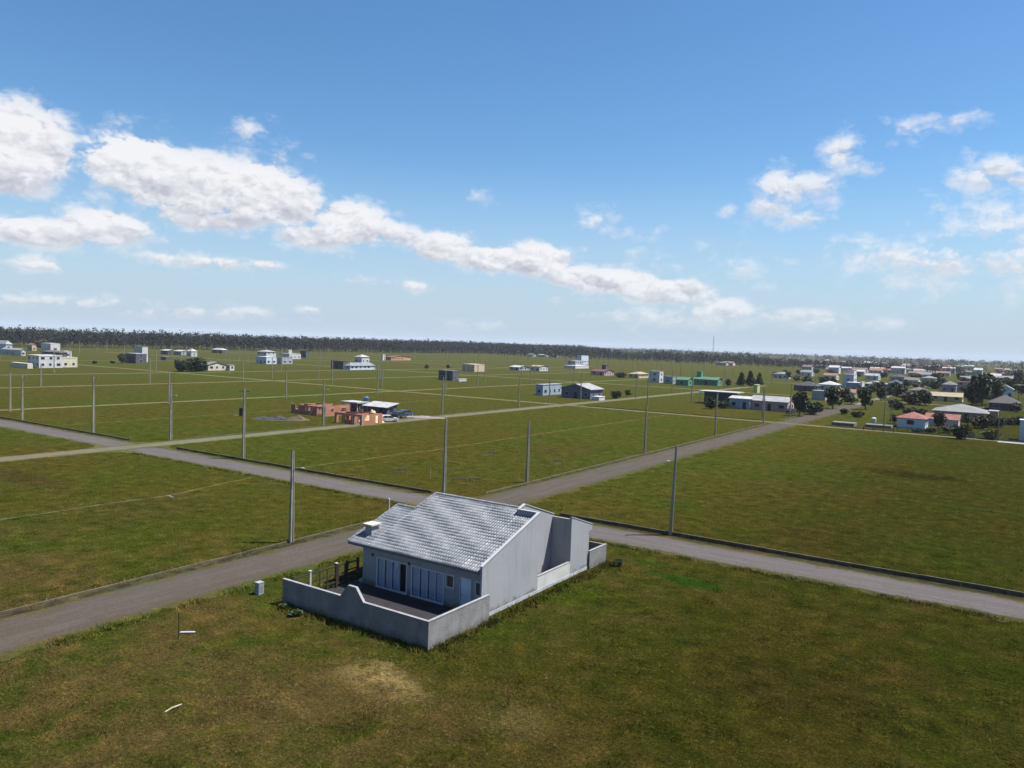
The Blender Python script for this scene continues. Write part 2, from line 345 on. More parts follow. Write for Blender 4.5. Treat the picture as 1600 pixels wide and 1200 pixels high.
# ------------------------------------------------------------------ mesh helpers
class MB:
    def __init__(s): s.v = []; s.f = []
    def add(s, vs, fs):
        o = len(s.v); s.v += [tuple(map(float, a)) for a in vs]; s.f += [tuple(i+o for i in a) for a in fs]; return s
    def box(s, x0, x1, y0, y1, z0, z1):
        return s.add([(x0,y0,z0),(x1,y0,z0),(x1,y1,z0),(x0,y1,z0),(x0,y0,z1),(x1,y0,z1),(x1,y1,z1),(x0,y1,z1)],
                     [(0,3,2,1),(4,5,6,7),(0,1,5,4),(1,2,6,5),(2,3,7,6),(3,0,4,7)])
    def prism(s, poly, axis, a, b):
        """poly of 2D points extruded along axis from a to b; axis 0: poly is (y,z), 1: (x,z), 2: (x,y)"""
        n = len(poly)
        def P(q, t): return {0: (t, q[0], q[1]), 1: (q[0], t, q[1]), 2: (q[0], q[1], t)}[axis]
        vs = [P(q, a) for q in poly]+[P(q, b) for q in poly]
        area = sum(poly[i][0]*poly[(i+1) % n][1]-poly[(i+1) % n][0]*poly[i][1] for i in range(n))
        flip = (area > 0) ^ (axis == 1) ^ (b < a)
        fs = [tuple(range(n))[::-1], tuple(range(n, 2*n))]+[(i, (i+1) % n, n+(i+1) % n, n+i) for i in range(n)]
        if not flip: fs = [f[::-1] for f in fs]
        return s.add(vs, fs)
    def tube(s, pts, rs, n=8, caps=True):
        o = len(s.v); pts = [Vector(p) for p in pts]; k = len(pts)
        for i, p in enumerate(pts):
            d = (pts[min(i+1, k-1)]-pts[max(i-1, 0)]).normalized()
            u = d.cross(Vector((0, 0, 1)) if abs(d.z) < .9 else Vector((1, 0, 0))).normalized(); w = d.cross(u)
            for j in range(n):
                a = 2*math.pi*j/n; q = p+(u*math.cos(a)+w*math.sin(a))*rs[i]; s.v.append(tuple(q))
        for i in range(k-1):
            for j in range(n):
                a, b = o+i*n+j, o+i*n+(j+1) % n; s.f.append((a, b, b+n, a+n))
        if caps:
            s.f.append(tuple(o+j for j in range(n))[::-1]); s.f.append(tuple(o+(k-1)*n+j for j in range(n)))
        return s
    def mesh(s, name, material, org=(0, 0, 0)):
        me = bpy.data.meshes.new(name)
        me.from_pydata([(a-org[0], b-org[1], c-org[2]) for a, b, c in s.v], [], s.f); me.update()
        if material: me.materials.append(material)
        return me
    def build(s, name, material, parent=None, org=(0, 0, 0), smooth=False):
        me = s.mesh(name, material, org)
        if smooth: me.polygons.foreach_set('use_smooth', [True]*len(me.polygons))
        o = bpy.data.objects.new(name, me); COL.objects.link(o)
        if parent: o.parent = parent
        else: o.location = org
        return o
def npmesh(name, verts, faces, material, smooth=False):
    """verts (n,3), faces (m,k) with fixed k"""
    me = bpy.data.meshes.new(name); n, k = faces.shape
    me.vertices.add(len(verts)); me.vertices.foreach_set('co', np.ascontiguousarray(verts, np.float32).ravel())
    me.loops.add(n*k); me.loops.foreach_set('vertex_index', np.ascontiguousarray(faces, np.int32).ravel())
    me.polygons.add(n); me.polygons.foreach_set('loop_start', np.arange(0, n*k, k, dtype=np.int32))
    me.update(calc_edges=True); me.materials.append(material)
    if smooth: me.polygons.foreach_set('use_smooth', [True]*n)
    return me
def tag(o, label=None, cat=None, group=None, kind=None):
    for k, v in (('label', label), ('category', cat), ('group', group), ('kind', kind)):
        if v: o[k] = v
    return o
def thing(name, loc, label, cat, group=None):
    o = bpy.data.objects.new(name, None); o.empty_display_size = .5; COL.objects.link(o); o.location = loc
    return tag(o, label, cat, group)
def copy_tree(o, parent=None):
    c = o.copy(); COL.objects.link(c); c.parent = parent
    for ch in list(o.children): copy_tree(ch, c)
    return c

# ------------------------------------------------------------------ ground, roads, kerbs
gd = MB()
xs = [-9000, -3000, -1200, -500, -250, -120, -60, -20, 40, 150, 500, 2000, 6000]
ys = [-600, -60, 0, 40, 80, 160, 320, 640, 1300, 3000, 9000]
for y in ys:
    for x in xs: gd.v.append((x, y, 0.))
nx = len(xs)
gd.f = [(j*nx+i, j*nx+i+1, (j+1)*nx+i+1, (j+1)*nx+i) for j in range(len(ys)-1) for i in range(nx-1)]
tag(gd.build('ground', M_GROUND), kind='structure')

GRAV = (.078, .070, .069); DIRT = (.066, .052, .034)
def wig(t, seed, amp):
    return amp*(math.sin(t*.9+seed)+.7*math.sin(t*2.3+seed*2.1)+.5*math.sin(t*5.1+seed*3.7)+.35*math.sin(t*11.3+seed*5.3))*.45
ROADS = []
def road(axis, a, b, t0, t1, z, amp=(.25, .25), stepl=.6, name='road', grav=GRAV, dirt=DIRT, grassy=0., fillets=()):
    """axis 0: runs along Y between X=a and X=b; axis 1: runs along X between Y=a and Y=b"""
    mb = MB(); n = int((t1-t0)/stepl)+1; seed = abs(a)*.37
    for i in range(n+1):
        t = t0+(t1-t0)*i/n
        pa, pb = a+wig(t, seed, amp[0]), b+wig(t, seed+9, amp[1])
        for u in (pa, pb): mb.v.append((u, t, z) if axis == 0 else (t, u, z))
    mb.f = [(2*i, 2*i+1, 2*i+3, 2*i+2) if axis == 0 else (2*i, 2*i+2, 2*i+3, 2*i+1) for i in range(n)]
    for (fx, fy, sx_, sy_, r) in fillets:          # rounded inner corner of a junction
        cxx, cyy = fx+sx_*r, fy+sy_*r
        arc = [(cxx-sx_*r*math.cos(t), cyy-sy_*r*math.sin(t)) for t in np.linspace(0, math.pi/2, 9)]
        pts = [(fx-sx_*.5, fy-sy_*.5)]+[(fx-sx_*.5, arc[0][1])]+arc+[(arc[-1][0], fy-sy_*.5)]
        o = len(mb.v); mb.v += [(p[0], p[1], z+.006) for p in pts]
        up = sx_*sy_ < 0
        fs = [(o, o+i, o+i+1) for i in range(1, len(pts)-1)]
        mb.f += [f if up else f[::-1] for f in fs]
    m = road_mat('gravel_'+str(len(ROADS)), axis, (a+b)/2, (b-a)/2, grav, dirt, grassy)
    o = tag(mb.build(name, m), kind='structure'); ROADS.append((axis, a, b, t0, t1)); return o
road(1, 63.0, 69.3, -330, 60, .004, (.95, .10))
road(0, -51.9, -45.1, -20, 300, .012, (.10, .95), grav=(.060, .051, .043), dirt=(.050, .040, .026), fillets=((-45.1, 69.3, 1, 1, 4.5), (-51.9, 69.3, -1, 1, 3.5), (-51.9, 63., -1, -1, 3.5), (-45.1, 63., 1, -1, 3.5)))
PALE = (.098, .088, .072)
road(0, -116.6, -111.6, 0, 420, .020, (.3, .3), grav=PALE, grassy=.35, fillets=((-111.6, 69.3, 1, 1, 3), (-116.6, 69.3, -1, 1, 3), (-116.6, 63., -1, -1, 3.5), (-111.6, 63., 1, -1, 5)))
road(1, 199.5, 203.4, -420, 60, .028, (.25, .25), grav=(.085,.086,.055), grassy=.5)
road(0, -183.0, -180.0, 20, 420, .036, (.3, .3), grav=(.115,.105,.08), grassy=.6)
road(0, -249., -245.5, 40, 480, .044, (.3, .3), 1.5, grav=PALE, grassy=.75)
road(1, 334., 338., -620, 80, .052, (.3, .3), 1.5, grav=(.115,.112,.08), grassy=.65)
road(0, -315., -311., 60, 620, .060, (.3, .3), 2, grav=PALE, grassy=.75)
road(1, 469., 474., -700, 80, .068, (.3, .3), 2, grav=PALE, grassy=.6)
road(0, -446., -442., 100, 700, .076, (.3, .3), 3, grav=PALE, grassy=.6)
road(0, -50.5, -46.5, 300, 700, .084, (.25, .25), 2, grav=(.12,.112,.1))

def kerb(axis, a, t0, t1, h=.17, w=.14):
    mb = MB(); n = max(2, int(abs(t1-t0)/3))
    for i in range(n):
        u0, u1 = t0+(t1-t0)*i/n, t0+(t1-t0)*(i+1)/n
        dz = random.uniform(-.02, .02); da = random.uniform(-.02, .02)
        g = .012
        if axis == 0: mb.box(a+da, a+da+w, u0+g, u1-g, -.05, h+dz)
        else: mb.box(u0+g, u1-g, a+da, a+da+w, -.05, h+dz)
    return tag(mb.build('kerb', KERB), kind='structure')
kerb(0, -52.3, -15, 58.5); kerb(0, -52.3, 74, 196); kerb(1, 69.75, -108, -57, .30); kerb(1, 69.75, -39.5, 40, .36); kerb(1, 69.75, -300, -121, .24)
kerb(1, 203.8, -40, 40, .2); kerb(1, 203.8, -108, -56, .2); kerb(0, -52.3, 208, 300)
kerb(0, -117.2, 74, 196, .12)
def gutter(axis, a, b, t0, t1, z):  # flat dark strip that paints the shade of the dirt bank along a kerb
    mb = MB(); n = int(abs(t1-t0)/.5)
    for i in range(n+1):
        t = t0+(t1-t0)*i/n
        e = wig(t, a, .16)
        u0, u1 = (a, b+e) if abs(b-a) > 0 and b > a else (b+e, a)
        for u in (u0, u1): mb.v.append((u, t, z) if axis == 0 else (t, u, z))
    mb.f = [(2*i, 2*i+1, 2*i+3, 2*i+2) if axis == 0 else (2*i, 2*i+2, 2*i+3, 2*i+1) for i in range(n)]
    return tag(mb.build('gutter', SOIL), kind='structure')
SOIL = road_mat('shaded_soil', 0, 0, 1e6, (.018, .0145, .0095), (.02, .016, .011), .25)  # bank earth under the kerb, its shade painted into the colour
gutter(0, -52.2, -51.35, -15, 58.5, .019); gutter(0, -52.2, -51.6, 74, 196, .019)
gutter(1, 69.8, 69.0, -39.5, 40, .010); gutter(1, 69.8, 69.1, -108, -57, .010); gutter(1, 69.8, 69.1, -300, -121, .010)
def strip(poly_pts, w, z, m, name='path'):
    """thin ragged worn line along points"""
    mb = MB(); pts = []
    for (x0, y0), (x1, y1) in zip(poly_pts, poly_pts[1:]):
        n = max(2, int(math.hypot(x1-x0, y1-y0)/.7))
        pts += [(x0+(x1-x0)*i/n, y0+(y1-y0)*i/n) for i in range(n)]
    for i, (x, y) in enumerate(pts):
        q = pts[min(i+1, len(pts)-1)]; p = pts[max(i-1, 0)]
        dx, dy = q[0]-p[0], q[1]-p[1]; L = math.hypot(dx, dy) or 1
        ww = w*(1+.7*math.sin(i*1.7)*math.sin(i*.53)); oo = w*.5*math.sin(i*.31)
        for s in (-1, 1): mb.v.append((x-dy/L*(s*ww/2+oo), y+dx/L*(s*ww/2+oo), z))
    mb.f = [(2*i+1, 2*i, 2*i+2, 2*i+3) for i in range(len(pts)-1)]
    return tag(mb.build(name, m), kind='structure')
M_STR = road_mat('worn_line', 0, 0, 1e6, (.075,.07,.035), (.07,.065,.03), .45)
M_DITCH = road_mat('ditch_line', 0, 0, 1e6, (.010, .012, .005), (.010, .012, .005), .35)
strip([(-79.2, 10), (-78.5, 33), (-77.5, 49), (-80, 62.6)], .26, .006, M_STR)
strip([(-81.5, 72), (-80, 98), (-79.8, 128), (-79.3, 196)], .30, .006, M_STR)
strip([(-43, 107), (-12, 107.2), (30, 108.4)], .28, .006, M_DITCH, 'ditch')
strip([(-148, 72), (-148, 196)], .35, .006, M_STR)

# ------------------------------------------------------------------ the grey house on the corner lot
HO = (-34., 45., 0.)
hs = thing('house', HO, 'grey rendered single-storey house with glazed grey tile roof inside a low concrete yard wall', 'house')
SL = .344; ZE = 3.12; YE = 39.85; YR = 47.6; YLR = 45.2
def rz(y): return ZE+SL*(y-YE)
ZR = rz(YR)
def rz2(y): return ZR-.33*(y-YR)
def H(mb, name, m, parent=hs, smooth=False): return mb.build(name, m, parent, HO if parent is hs else HO, smooth)
def wall_open(axis, a0, a1, u0, u1, z0, z1, holes):
    """wall slab between planes a0..a1 running from u0 to u1 with rectangular holes (u0,u1,z0,z1)"""
    mb = MB(); cuts = sorted({u0, u1, *[h[0] for h in holes], *[h[1] for h in holes]})
    for p, q in zip(cuts, cuts[1:]):
        hz = sorted((h[2], h[3]) for h in holes if h[0] <= p+1e-6 and h[1] >= q-1e-6)
        z = z0
        for (b, t) in hz+[(z1, z1)]:
            if b > z+1e-4: mb.box(*((p, q, a0, a1) if axis == 1 else (a0, a1, p, q)), z, b)
            z = t
    return mb
FY = 40.5
holes = [(-37.97, -35.13, .12, 2.22), (-34.68, -31.82, .12, 2.22), (-31.62, -30.95, 1.36, 2.22), (-30.37, -29.52, .10, 2.24), (-29.14, -28.7, 1.3, 2.2)]
H(wall_open(1, FY, FY+.18, -39.4, -28.36, 0, 3.18, holes), 'front_wall', WALLB)
H(MB().prism([(FY+.182, 0), (52, 0), (52, 3.0), (49.3, rz(YLR)-.33*(49.3-YLR)-.12), (YLR, rz(YLR)-.12), (FY+.182, rz(FY)-.10)], 0, -39.4, -39.22), 'side_wall', WALLB)
H(MB().prism([(YLR+.1, 2.6), (55, 2.6), (55, rz2(55)-.12), (YR, ZR-.12), (YLR+.1, rz(YLR)-.12)], 0, -38.25, -38.1), 'side_wall', WALLB)
H(MB().box(-39.2, -28.36, 54.85, 55.0, 0, rz2(55)-.1), 'rear_wall', WALLB)
# gable walls of the street side (they rise above the tiles as parapets)
GX0, GX1 = -28.35, -28.2
H(MB().prism([(39.9, 0), (46.85, 0), (46.85, 5.86), (39.9, 3.47)], 0, GX0, GX1), 'gable_wall', WALLB)
H(MB().prism([(51.7, 0), (54.6, 0), (54.6, 2.95), (54.75, 2.95), (54.75, 3.12), (55.2, 3.12), (55.2, 3.55), (51.7, 4.72)], 0, GX0, GX1), 'gable_wall', WALLB)
H(MB().box(-29.93, GX0-.002, 46.70, 46.85, .02, 5.86), 'recess_wall', WALLB)
H(MB().prism([(46.70, .02), (51.85, .02), (51.85, 4.70), (47.6, 6.10), (46.70, 5.84)], 0, -30.08, -29.93), 'recess_wall', WALLB)
H(MB().box(-29.928, GX0-.002, 51.70, 51.85, .02, 4.55), 'recess_wall', WALLB)
# copings
def sl_cap(y0, z0, y1, z1, x0, x1, t=.07): return MB().prism([(y0, z0), (y1, z1), (y1, z1+t), (y0, z0+t)], 0, x0, x1)
H(sl_cap(39.86, 3.47, 46.9, 5.875, GX0-.03, GX1+.03), 'coping', WALLS)
H(MB().box(-30.12, GX0-.035, 46.66, 46.89, 5.862, 5.93), 'coping', WALLS)
H(sl_cap(46.9, 5.89, 47.6, 6.11, -30.12, -29.89), 'coping', WALLS)
H(sl_cap(47.605, 6.11, 51.9, 4.69, -30.12, -29.89), 'coping', WALLS)
H(sl_cap(51.66, 4.735, 55.25, 3.545, GX0-.03, GX1+.03), 'coping', WALLS)
H(MB().box(GX1+.001, GX1+.022, 40.2, 54.55, 0, .24), 'plinth', PLINTH)
H(MB().box(-40.25, -28.4, 40.62, 54.8, -.02, .06), 'floor_slab', CONC)

# tiles
def tiles(x0, x1, y0, y1, zf, name='roof_tiles'):
    """courses of curved tiles from y0 (low end) to y1 (high end)"""
    tw = .225; nc = max(1, round(abs(x1-x0)/tw)); k = 6
    L = math.hypot(y1-y0, zf(y1)-zf(y0)); nr = max(1, round(L/.36))
    prof = [.056*math.sin(math.pi*(j/k))**.8 if j <= k else 0 for j in range(k)]
    V = []; F = []
    up = 1 if y1 > y0 else -1
    for r in range(nr):
        ya = y0+(y1-y0)*(r-.12)/nr; yb = y0+(y1-y0)*(r+1)/nr
        if r == 0: ya = y0
        n = nc*k+1; o = len(V)
        rowoff = random.uniform(-.006, .006)
        for (yy, lift) in ((ya, -.008), (ya, .007), (yb, .0)):
            for j in range(n):
                t = (j//k); jit = math.sin(t*12.9+r*7.3)*.007
                V.append((x0+(x1-x0)*j/(n-1)+rowoff, yy+(jit if lift == .007 else 0), zf(yy)+lift+prof[j % k]+(jit*.5)))
        for lv in (0, 1):
            for j in range(n-1):
                a = o+lv*n+j
                q = (a, a+1, a+1+n, a+n)
                F.append(q if up > 0 else q[::-1])
    me = npmesh(name, np.array(V)-np.array(HO), np.array(F), TILE)
    o = bpy.data.objects.new(name, me); COL.objects.link(o); o.parent = hs; o['kind'] = 'stuff'
    return o
tiles(-40.3, -38.4, YE, YLR, rz); tiles(-38.4, -29.9, YE, YR, rz); tiles(-29.9, GX0-.01, YE, 46.65, rz)
tiles(-38.4, -30.13, 55.3, YR, rz2); tiles(-30.0, GX0-.01, 55.3, 51.9, rz2)
zl = lambda y: rz(YLR)-.33*(y-YLR)
tiles(-40.3, -38.4, 49.4, YLR, zl)
# ridge tiles, one by one
def ridge(x0, x1, y, z):
    n = max(2, round((x1-x0)/.4))
    for i in range(n):
        a = x0+(x1-x0)*i/n; b = x0+(x1-x0)*(i+1)/n+.04; dz = random.uniform(-.008, .012)
        mb = MB(); pts = [(y+.15*math.cos(t), z+dz+.11*math.sin(t)) for t in np.linspace(0, math.pi, 6)]+[(y-.15, z-.05), (y+.15, z-.05)]
        mb.prism(pts, 0, a, b); H(mb, 'ridge_tile', TILE)
ridge(-38.4, -30.15, YR, ZR+.02); ridge(-40.3, -38.45, YLR, rz(YLR)+.02)
# verge (edge) tiles on the street side
def verge(x, y0, y1, zf, n):
    for i in range(n):
        a, b = y0+(y1-y0)*i/n, y0+(y1-y0)*(i+1)/n
        mb = MB().prism([(a, zf(a)+.03), (b+.03, zf(b)+.03), (b+.03, zf(b)+.10), (a, zf(a)+.12)], 0, x-.09, x+.07)
        H(mb, 'verge_tile', TILE)
verge(-40.3, YE, YLR, rz, 14); verge(-38.42, YLR, YR, rz, 6)
H(MB().prism([(YE+.02, ZE-.16), (FY, ZE-.16), (FY, rz(FY)-.03), (YE+.02, ZE-.03)], 0, -40.25, GX0-.02), 'eave_soffit', mat('soffit', (.30, .31, .33), .8))
H(MB().box(-40.28, GX0-.02, YE-.03, YE+.015, ZE-.17, ZE+.02), 'fascia', mat('fascia_paint', (.16, .17, .19), .7))
ch = H(MB().box(-39.72, -39.07, 41.0, 41.75, 3.2, 4.24), 'chimney', WALLB)
H(MB().box(-39.87, -38.92, 40.85, 41.9, 4.242, 4.34), 'chimney_cap', mat('cap_render', (.58, .56, .46), .85), ch)

# windows and doors
def panes(x0, x1, z0, z1, n, dark=(), curtain=True, y=FY):
    fr = MB(); t = .05
    fr.box(x0-.05, x1+.05, y-.03, y+.06, z0-.06, z0+t); fr.box(x0-.05, x1+.05, y-.03, y+.06, z1-t, z1+.05)
    for i in range(n+1):
        u = x0+(x1-x0)*i/n; w = t/2 if 0 < i < n else t
        a, b = (u, u+w) if i == 0 else ((u-w, u) if i == n else (u-w, u+w))
        if i == 0: a -= .05
        if i == n: b += .05
        fr.box(a, b, y-.025, y+.055, z0+t, z1-t)
    w = H(fr, 'window', ALU)
    for i in range(n):
        a, b = x0+(x1-x0)*i/n+.03, x0+(x1-x0)*(i+1)/n-.03
        if i not in dark: H(MB().box(a, b, y+.01, y+.02, z0+t+.002, z1-t-.002), 'pane', GLASS, w)
        if curtain and i not in dark:
            cu = MB(); m = 16
            for j in range(m+1):
                xx = a+(b-a)*j/m; yy = y+.13+.03*math.sin(j*1.9+i)
                cu.v += [(xx, yy, z0+.06), (xx, yy, z1-.06)]
            cu.f = [(2*j, 2*j+2, 2*j+3, 2*j+1) for j in range(m)]
            H(cu, 'curtain', CURT, w, True)
    H(MB().box(x0+.01, x1-.01, y+.171, y+.178, z0+.01, z1-.01), 'dark_room', DARKG, w)
    H(MB().box(x0-.08, x1+.08, y-.09, y-.032, z0-.10, z0-.02), 'sill', WALLS, w)
    return w
panes(-37.97, -35.13, .12, 2.22, 4, dark=(3,)); panes(-34.68, -31.82, .12, 2.22, 4)
panes(-31.62, -30.95, 1.36, 2.22, 1, curtain=False); panes(-29.14, -28.7, 1.3, 2.2, 1, curtain=False)
dr = H(MB().box(-30.36, -29.53, FY+.02, FY+.07, .10, 2.23), 'door', DOORB)
H(MB().tube([(-30.25, FY-.04, 1.1), (-30.13, FY-.04, 1.1)], [.018, .018], 6).box(-30.26, -30.22, FY-.04, FY+.019, 1.08, 1.12), 'handle', METAL, dr)
H(MB().box(-30.42, -30.37, FY-.02, FY+.1, .1, 2.29).box(-29.52, -29.47, FY-.02, FY+.1, .1, 2.29).box(-30.37, -29.52, FY-.02, FY+.1, 2.242, 2.29), 'door_frame', ALU)
for lx in (-34.9, -38.4):
    H(MB().box(lx-.06, lx+.06, FY-.12, FY-.001, 2.25, 2.42), 'wall_lamp', METAL)
# lamp and pipe in the recess
wl = H(MB().tube([(-29.925, 48.6, 1.75), (-29.7, 48.6, 1.75), (-29.6, 48.6, 2.4)], [.03, .03, .03], 8), 'recess_lamp', METAL)
H(MB().tube([(-29.6, 48.6, 1.62), (-29.6, 48.6, 1.56), (-29.6, 48.6, 1.40)], [.06, .20, .22], 12), 'lamp_shade', METAL, wl)
H(MB().box(-29.928, -29.80, 48.05, 48.2, .9, 1.25), 'meter_box', WALLS)
H(MB().box(-29.928, -29.87, 47.3, 47.36, .05, 1.6), 'down_pipe', WALLS)

# yard wall of rough concrete
yw = thing('yard_wall', (-34., 46., 0.), 'low rough concrete yard wall with raised trapezoid hump, around the grey house', 'wall')
YO = (-34., 46., 0.)
WX = -27.72; FWY = 34.0
hump = [(-34.95, 1.68), (-34.30, 2.48), (-33.62, 2.48), (-32.95, 1.68)]
fw = MB().prism([(-40.42, -.05), (WX, -.05), (WX, 1.68)]+hump[::-1]+[(-40.42, 1.68)], 1, FWY, FWY+.16).build('front_panel', CONC_R, yw, YO)
def cap_x(pts):
    for (x0, z0), (x1, z1) in zip(pts, pts[1:]):
        n = max(1, round(abs(x1-x0)/3))
        for i in range(n):
            a, b = i/n, (i+1)/n
            xa, xb, za, zb = x0+(x1-x0)*a, x0+(x1-x0)*b-.005, z0+(z1-z0)*a, z0+(z1-z0)*b
            MB().prism([(xa, za+.002), (xb, zb+.002), (xb, zb+.04), (xa, za+.04)], 1, FWY-.02, FWY+.18).build('coping', CONC_C, yw, YO)
cap_x([(-40.44, 1.68), hump[0]]); cap_x(hump[:2]); cap_x(hump[1:3]); cap_x(hump[2:]); cap_x([hump[3], (WX+.02, 1.68)])
def side_panel(y0, y1, z, x=WX, m=CONC_R):
    MB().box(x-.16, x, y0, y1, -.05, z).build('side_panel', m, yw, YO)
    MB().box(x-.18, x+.02, y0+.03, y1, z+.002, z+.04).build('coping', CONC_C, yw, YO)
side_panel(FWY+.162, 40.15, 1.68)
side_panel(46.86, 51.69, 1.2, GX1, mat('recess_wall_paint', (.62, .61, .57), .8, .1, .8))
side_panel(54.62, 57.6, 1.45, -28.03); 
MB().box(-39.9, -28.03-.162, 57.45, 57.6, -.05, 1.45).build('rear_panel', CONC_R, yw, YO)
tag(MB().box(-40.3, -27.9, FWY+.17, FY-.002, -.02, .045).build('patio', DECK), kind='structure')
tag(MB().box(-28.36, -27.9, 40.16, 40.19, -.02, .045).build('patio', DECK), kind='structure')
# wooden side fence with gate
FO = (-40.1, 37.5, 0.)
fe = thing('wooden_fence', FO, 'dark wooden post and rail fence with small gate beside the grey house', 'fence')
fpost = [(34.6, 0), (36.1, 1), (38.55, 1), (39.6, 0), (40.7, 0)]
for y, capd in fpost:
    p = MB().box(-40.17, -40.03, y-.08, y+.08, -.05, 1.78).build('post', CONC if capd and y < 37 else WOOD, fe, FO)
    if capd: MB().box(-40.2, -40.0, y-.1, y+.1, 1.782, 1.84).build('post_cap', WALLS, p, FO)
for (y0, _), (y1, _) in zip(fpost, fpost[1:]):
    for z in ((1.58, 1.05, .45) if y0 != 38.55 else (1.62, .95, .30)):
        MB().box(-40.13, -40.07, y0+.082, y1-.082, z-.05, z+.05).build('rail', WOOD, fe, FO)
for y in (38.75, 39.4):
    MB().box(-40.12, -40.08, y-.05, y+.05, .36, 1.56).build('gate_stile', WOOD, fe, FO)
for y in (37.0, 37.7):
    MB().box(-40.12, -40.08, y-.05, y+.05, .1, 1.5).build('picket', WOOD, fe, FO)

# ------------------------------------------------------------------ small things near the house
p = gp(405, 928)
ub = thing('utility_box', (p[0], p[1], 0), 'pale concrete utility box on the grass between gravel road and yard wall', 'utility box')
MB().box(-.23, .21, -.21, .23, -.02, .80).build('body', mat('box_concrete', (.30, .335, .36), .7, .12, 3, .2), ub)
MB().box(-.25, .23, -.23, .25, .802, .85).build('lid', CONC_C, ub)
MB().box(.212, .225, -.12, .14, .2, .65).build('door', GALV, ub)
p = gp(279, 998)
tag(MB().tube([(0, 0, -.05), (.01, 0, .8), (0, .01, 1.6)], [.035, .033, .03], 8).build('marker_post', METAL, org=(0, 0, 0)), 'thin black lot marker post beside a white board lying in the grass', 'post').location = (p[0], p[1], 0)
p = gp(293, 989)
bd = tag(MB().box(-.42, .42, -.14, .14, .03, .075).build('board', WALLS), 'small white board lying flat in the grass next to a black post', 'board')
bd.location = (p[0], p[1], 0); bd.rotation_euler = (rad(-8), 0, YAW+rad(8))
p = gp(607, 806)
tag(MB().box(-.09, .09, -.09, .09, -.05, 1.75).prism([(-.09, 1.75), (.09, 1.75), (0, 1.84)], 1, -.09, .09).build('concrete_post', POLEM), 'short square concrete post on the road corner behind the grey house', 'post').location = (p[0], p[1], 0)
# lot marker frames of pale timber
def frame(x0, x1, yb, h, label):
    a, b = gp(x0, yb), gp(x1, yb+.6)
    dx, dy = b[0]-a[0], b[1]-a[1]; L = math.hypot(dx, dy)
    o = thing('timber_hurdle', (a[0], a[1], 0), label, 'hurdle', 'timber hurdles in the grass')
    o.rotation_euler = (0, 0, math.atan2(dy, dx))
    for u in (0.04, L-.04): MB().box(u-.04, u+.04, -.04, .04, -.05, h).build('post', WOODP, o)
    MB().box(-.06, L+.06, .042, .075, h-.20, h-.02).build('rail', WOODP, o)
    return o
frame(617, 636, 744.5, 1.05, 'pale timber frame in the grass near the gravel road B corner'.replace(' B', ''))
frame(707, 729, 756.5, .8, 'dark low timber frame beside another one behind the tile roof')
frame(733, 750, 756, .8, 'pale timber rail frame beside a darker one behind the tile roof')
frame(760.5, 773.5, 712.5, .75, 'small timber frame alone in the middle of the grass lot')
frame(865, 879, 730, 1.1, 'timber goal-like frame near the kerb of the long gravel road')
p = gp(672.5, 748); tag(MB().tube([(0, 0, -.05), (0, 0, 1.5)], [.04, .035], 6).build('stake', WOODP), 'thin pale wooden stake standing in the grass by a utility pole', 'stake').location = (*p, 0)
p = gp(265, 776); st = tag(MB().tube([(-.6, 0, .0), (-.2, .1, .02), (.3, -.05, .02), (.7, .05, .0)], [.04, .09, .10, .04], 8).build('stone', CONC_C), 'pale flat stone lying on the worn line across the left field', 'stone'); st.location = (*p, 0)
p = gp(270, 1108); tag(MB().tube([(-.45, 0, .04), (0, .05, .05), (.5, .0, .04)], [.035, .045, .03], 7).build('stick', WOODP), 'pale stick lying in the foreground grass', 'stick').location = (*p, 0)
for o in COL.objects:
    if o.name == 'stick': o.rotation_euler = (0, 0, YAW+rad(62))

# ------------------------------------------------------------------ utility poles
def shaft(h, b=(.15, .20), t=(.085, .11)):
    mb = MB(); z0 = -.1
    def ring(hw, hd, z):          # H-section: grooved faces
        g = hw*.45; d = hd*.55
        return [(-hw, -hd, z), (hw, -hd, z), (hw, -d, z), (g, -d*.85, z), (g, d*.85, z), (hw, d, z), (hw, hd, z), (-hw, hd, z), (-hw, d, z), (-g, d*.85, z), (-g, -d*.85, z), (-hw, -d, z)]
    mb.v = ring(*b, z0)+ring(*t, h); n = 12
    mb.f = [tuple(range(n))[::-1], tuple(range(n, 2*n))]+[(i, (i+1) % n, n+(i+1) % n, n+i) for i in range(n)]
    return mb
PG = 'utility poles across the lots'
PL = 'plain slender concrete utility pole among the open grass lots'
pole0 = thing('utility_pole', (0, 0, 0), PL, 'utility pole', PG)
shaft(8.6).build('shaft', POLEM, pole0)
MB().box(-.05, .05, -.05, .05, 8.601, 8.72).build('pole_top', INSUL, pole0)
pole1 = thing('utility_pole', (0, 0, 0), PL, 'utility pole', PG)      # far ones show only the shaft
shaft(8.6).build('shaft', POLEM, pole1)
used = {0: False, 1: False}
def pole(x, y, h, near=True, label=None, rot=0.):
    k = 0 if near else 1; src = (pole0, pole1)[k]
    if used[k]:
        o = src.copy(); COL.objects.link(o)
        for ch in src.children:
            if ch.name.split('.')[0] in ('shaft', 'pole_top'):
                c = ch.copy(); COL.objects.link(c); c.parent = o
    else: o = src; used[k] = True
    o.location = (x, y, 0); o.scale = (1, 1, h/8.6); o.rotation_euler = (0, 0, rot)
    if label: o['label'] = label
    return o
def lamp_arm(o, z, dx, dy, lamp=True):
    L = math.hypot(dx, dy)
    a = MB().tube([(0, 0, z-.1), (dx*.5, dy*.5, z+.05), (dx, dy, z+.1)], [.035, .03, .03], 6).build('lamp_arm', GALV, o)
    MB().tube([(dx*.95, dy*.95, z+.1), (dx*1.1, dy*1.1, z+.06), (dx*1.35, dy*1.35, z+.04)], [.04, .09, .05], 8).build('lamp_head', LAMPW, a)
def unscale(o, h):
    pass
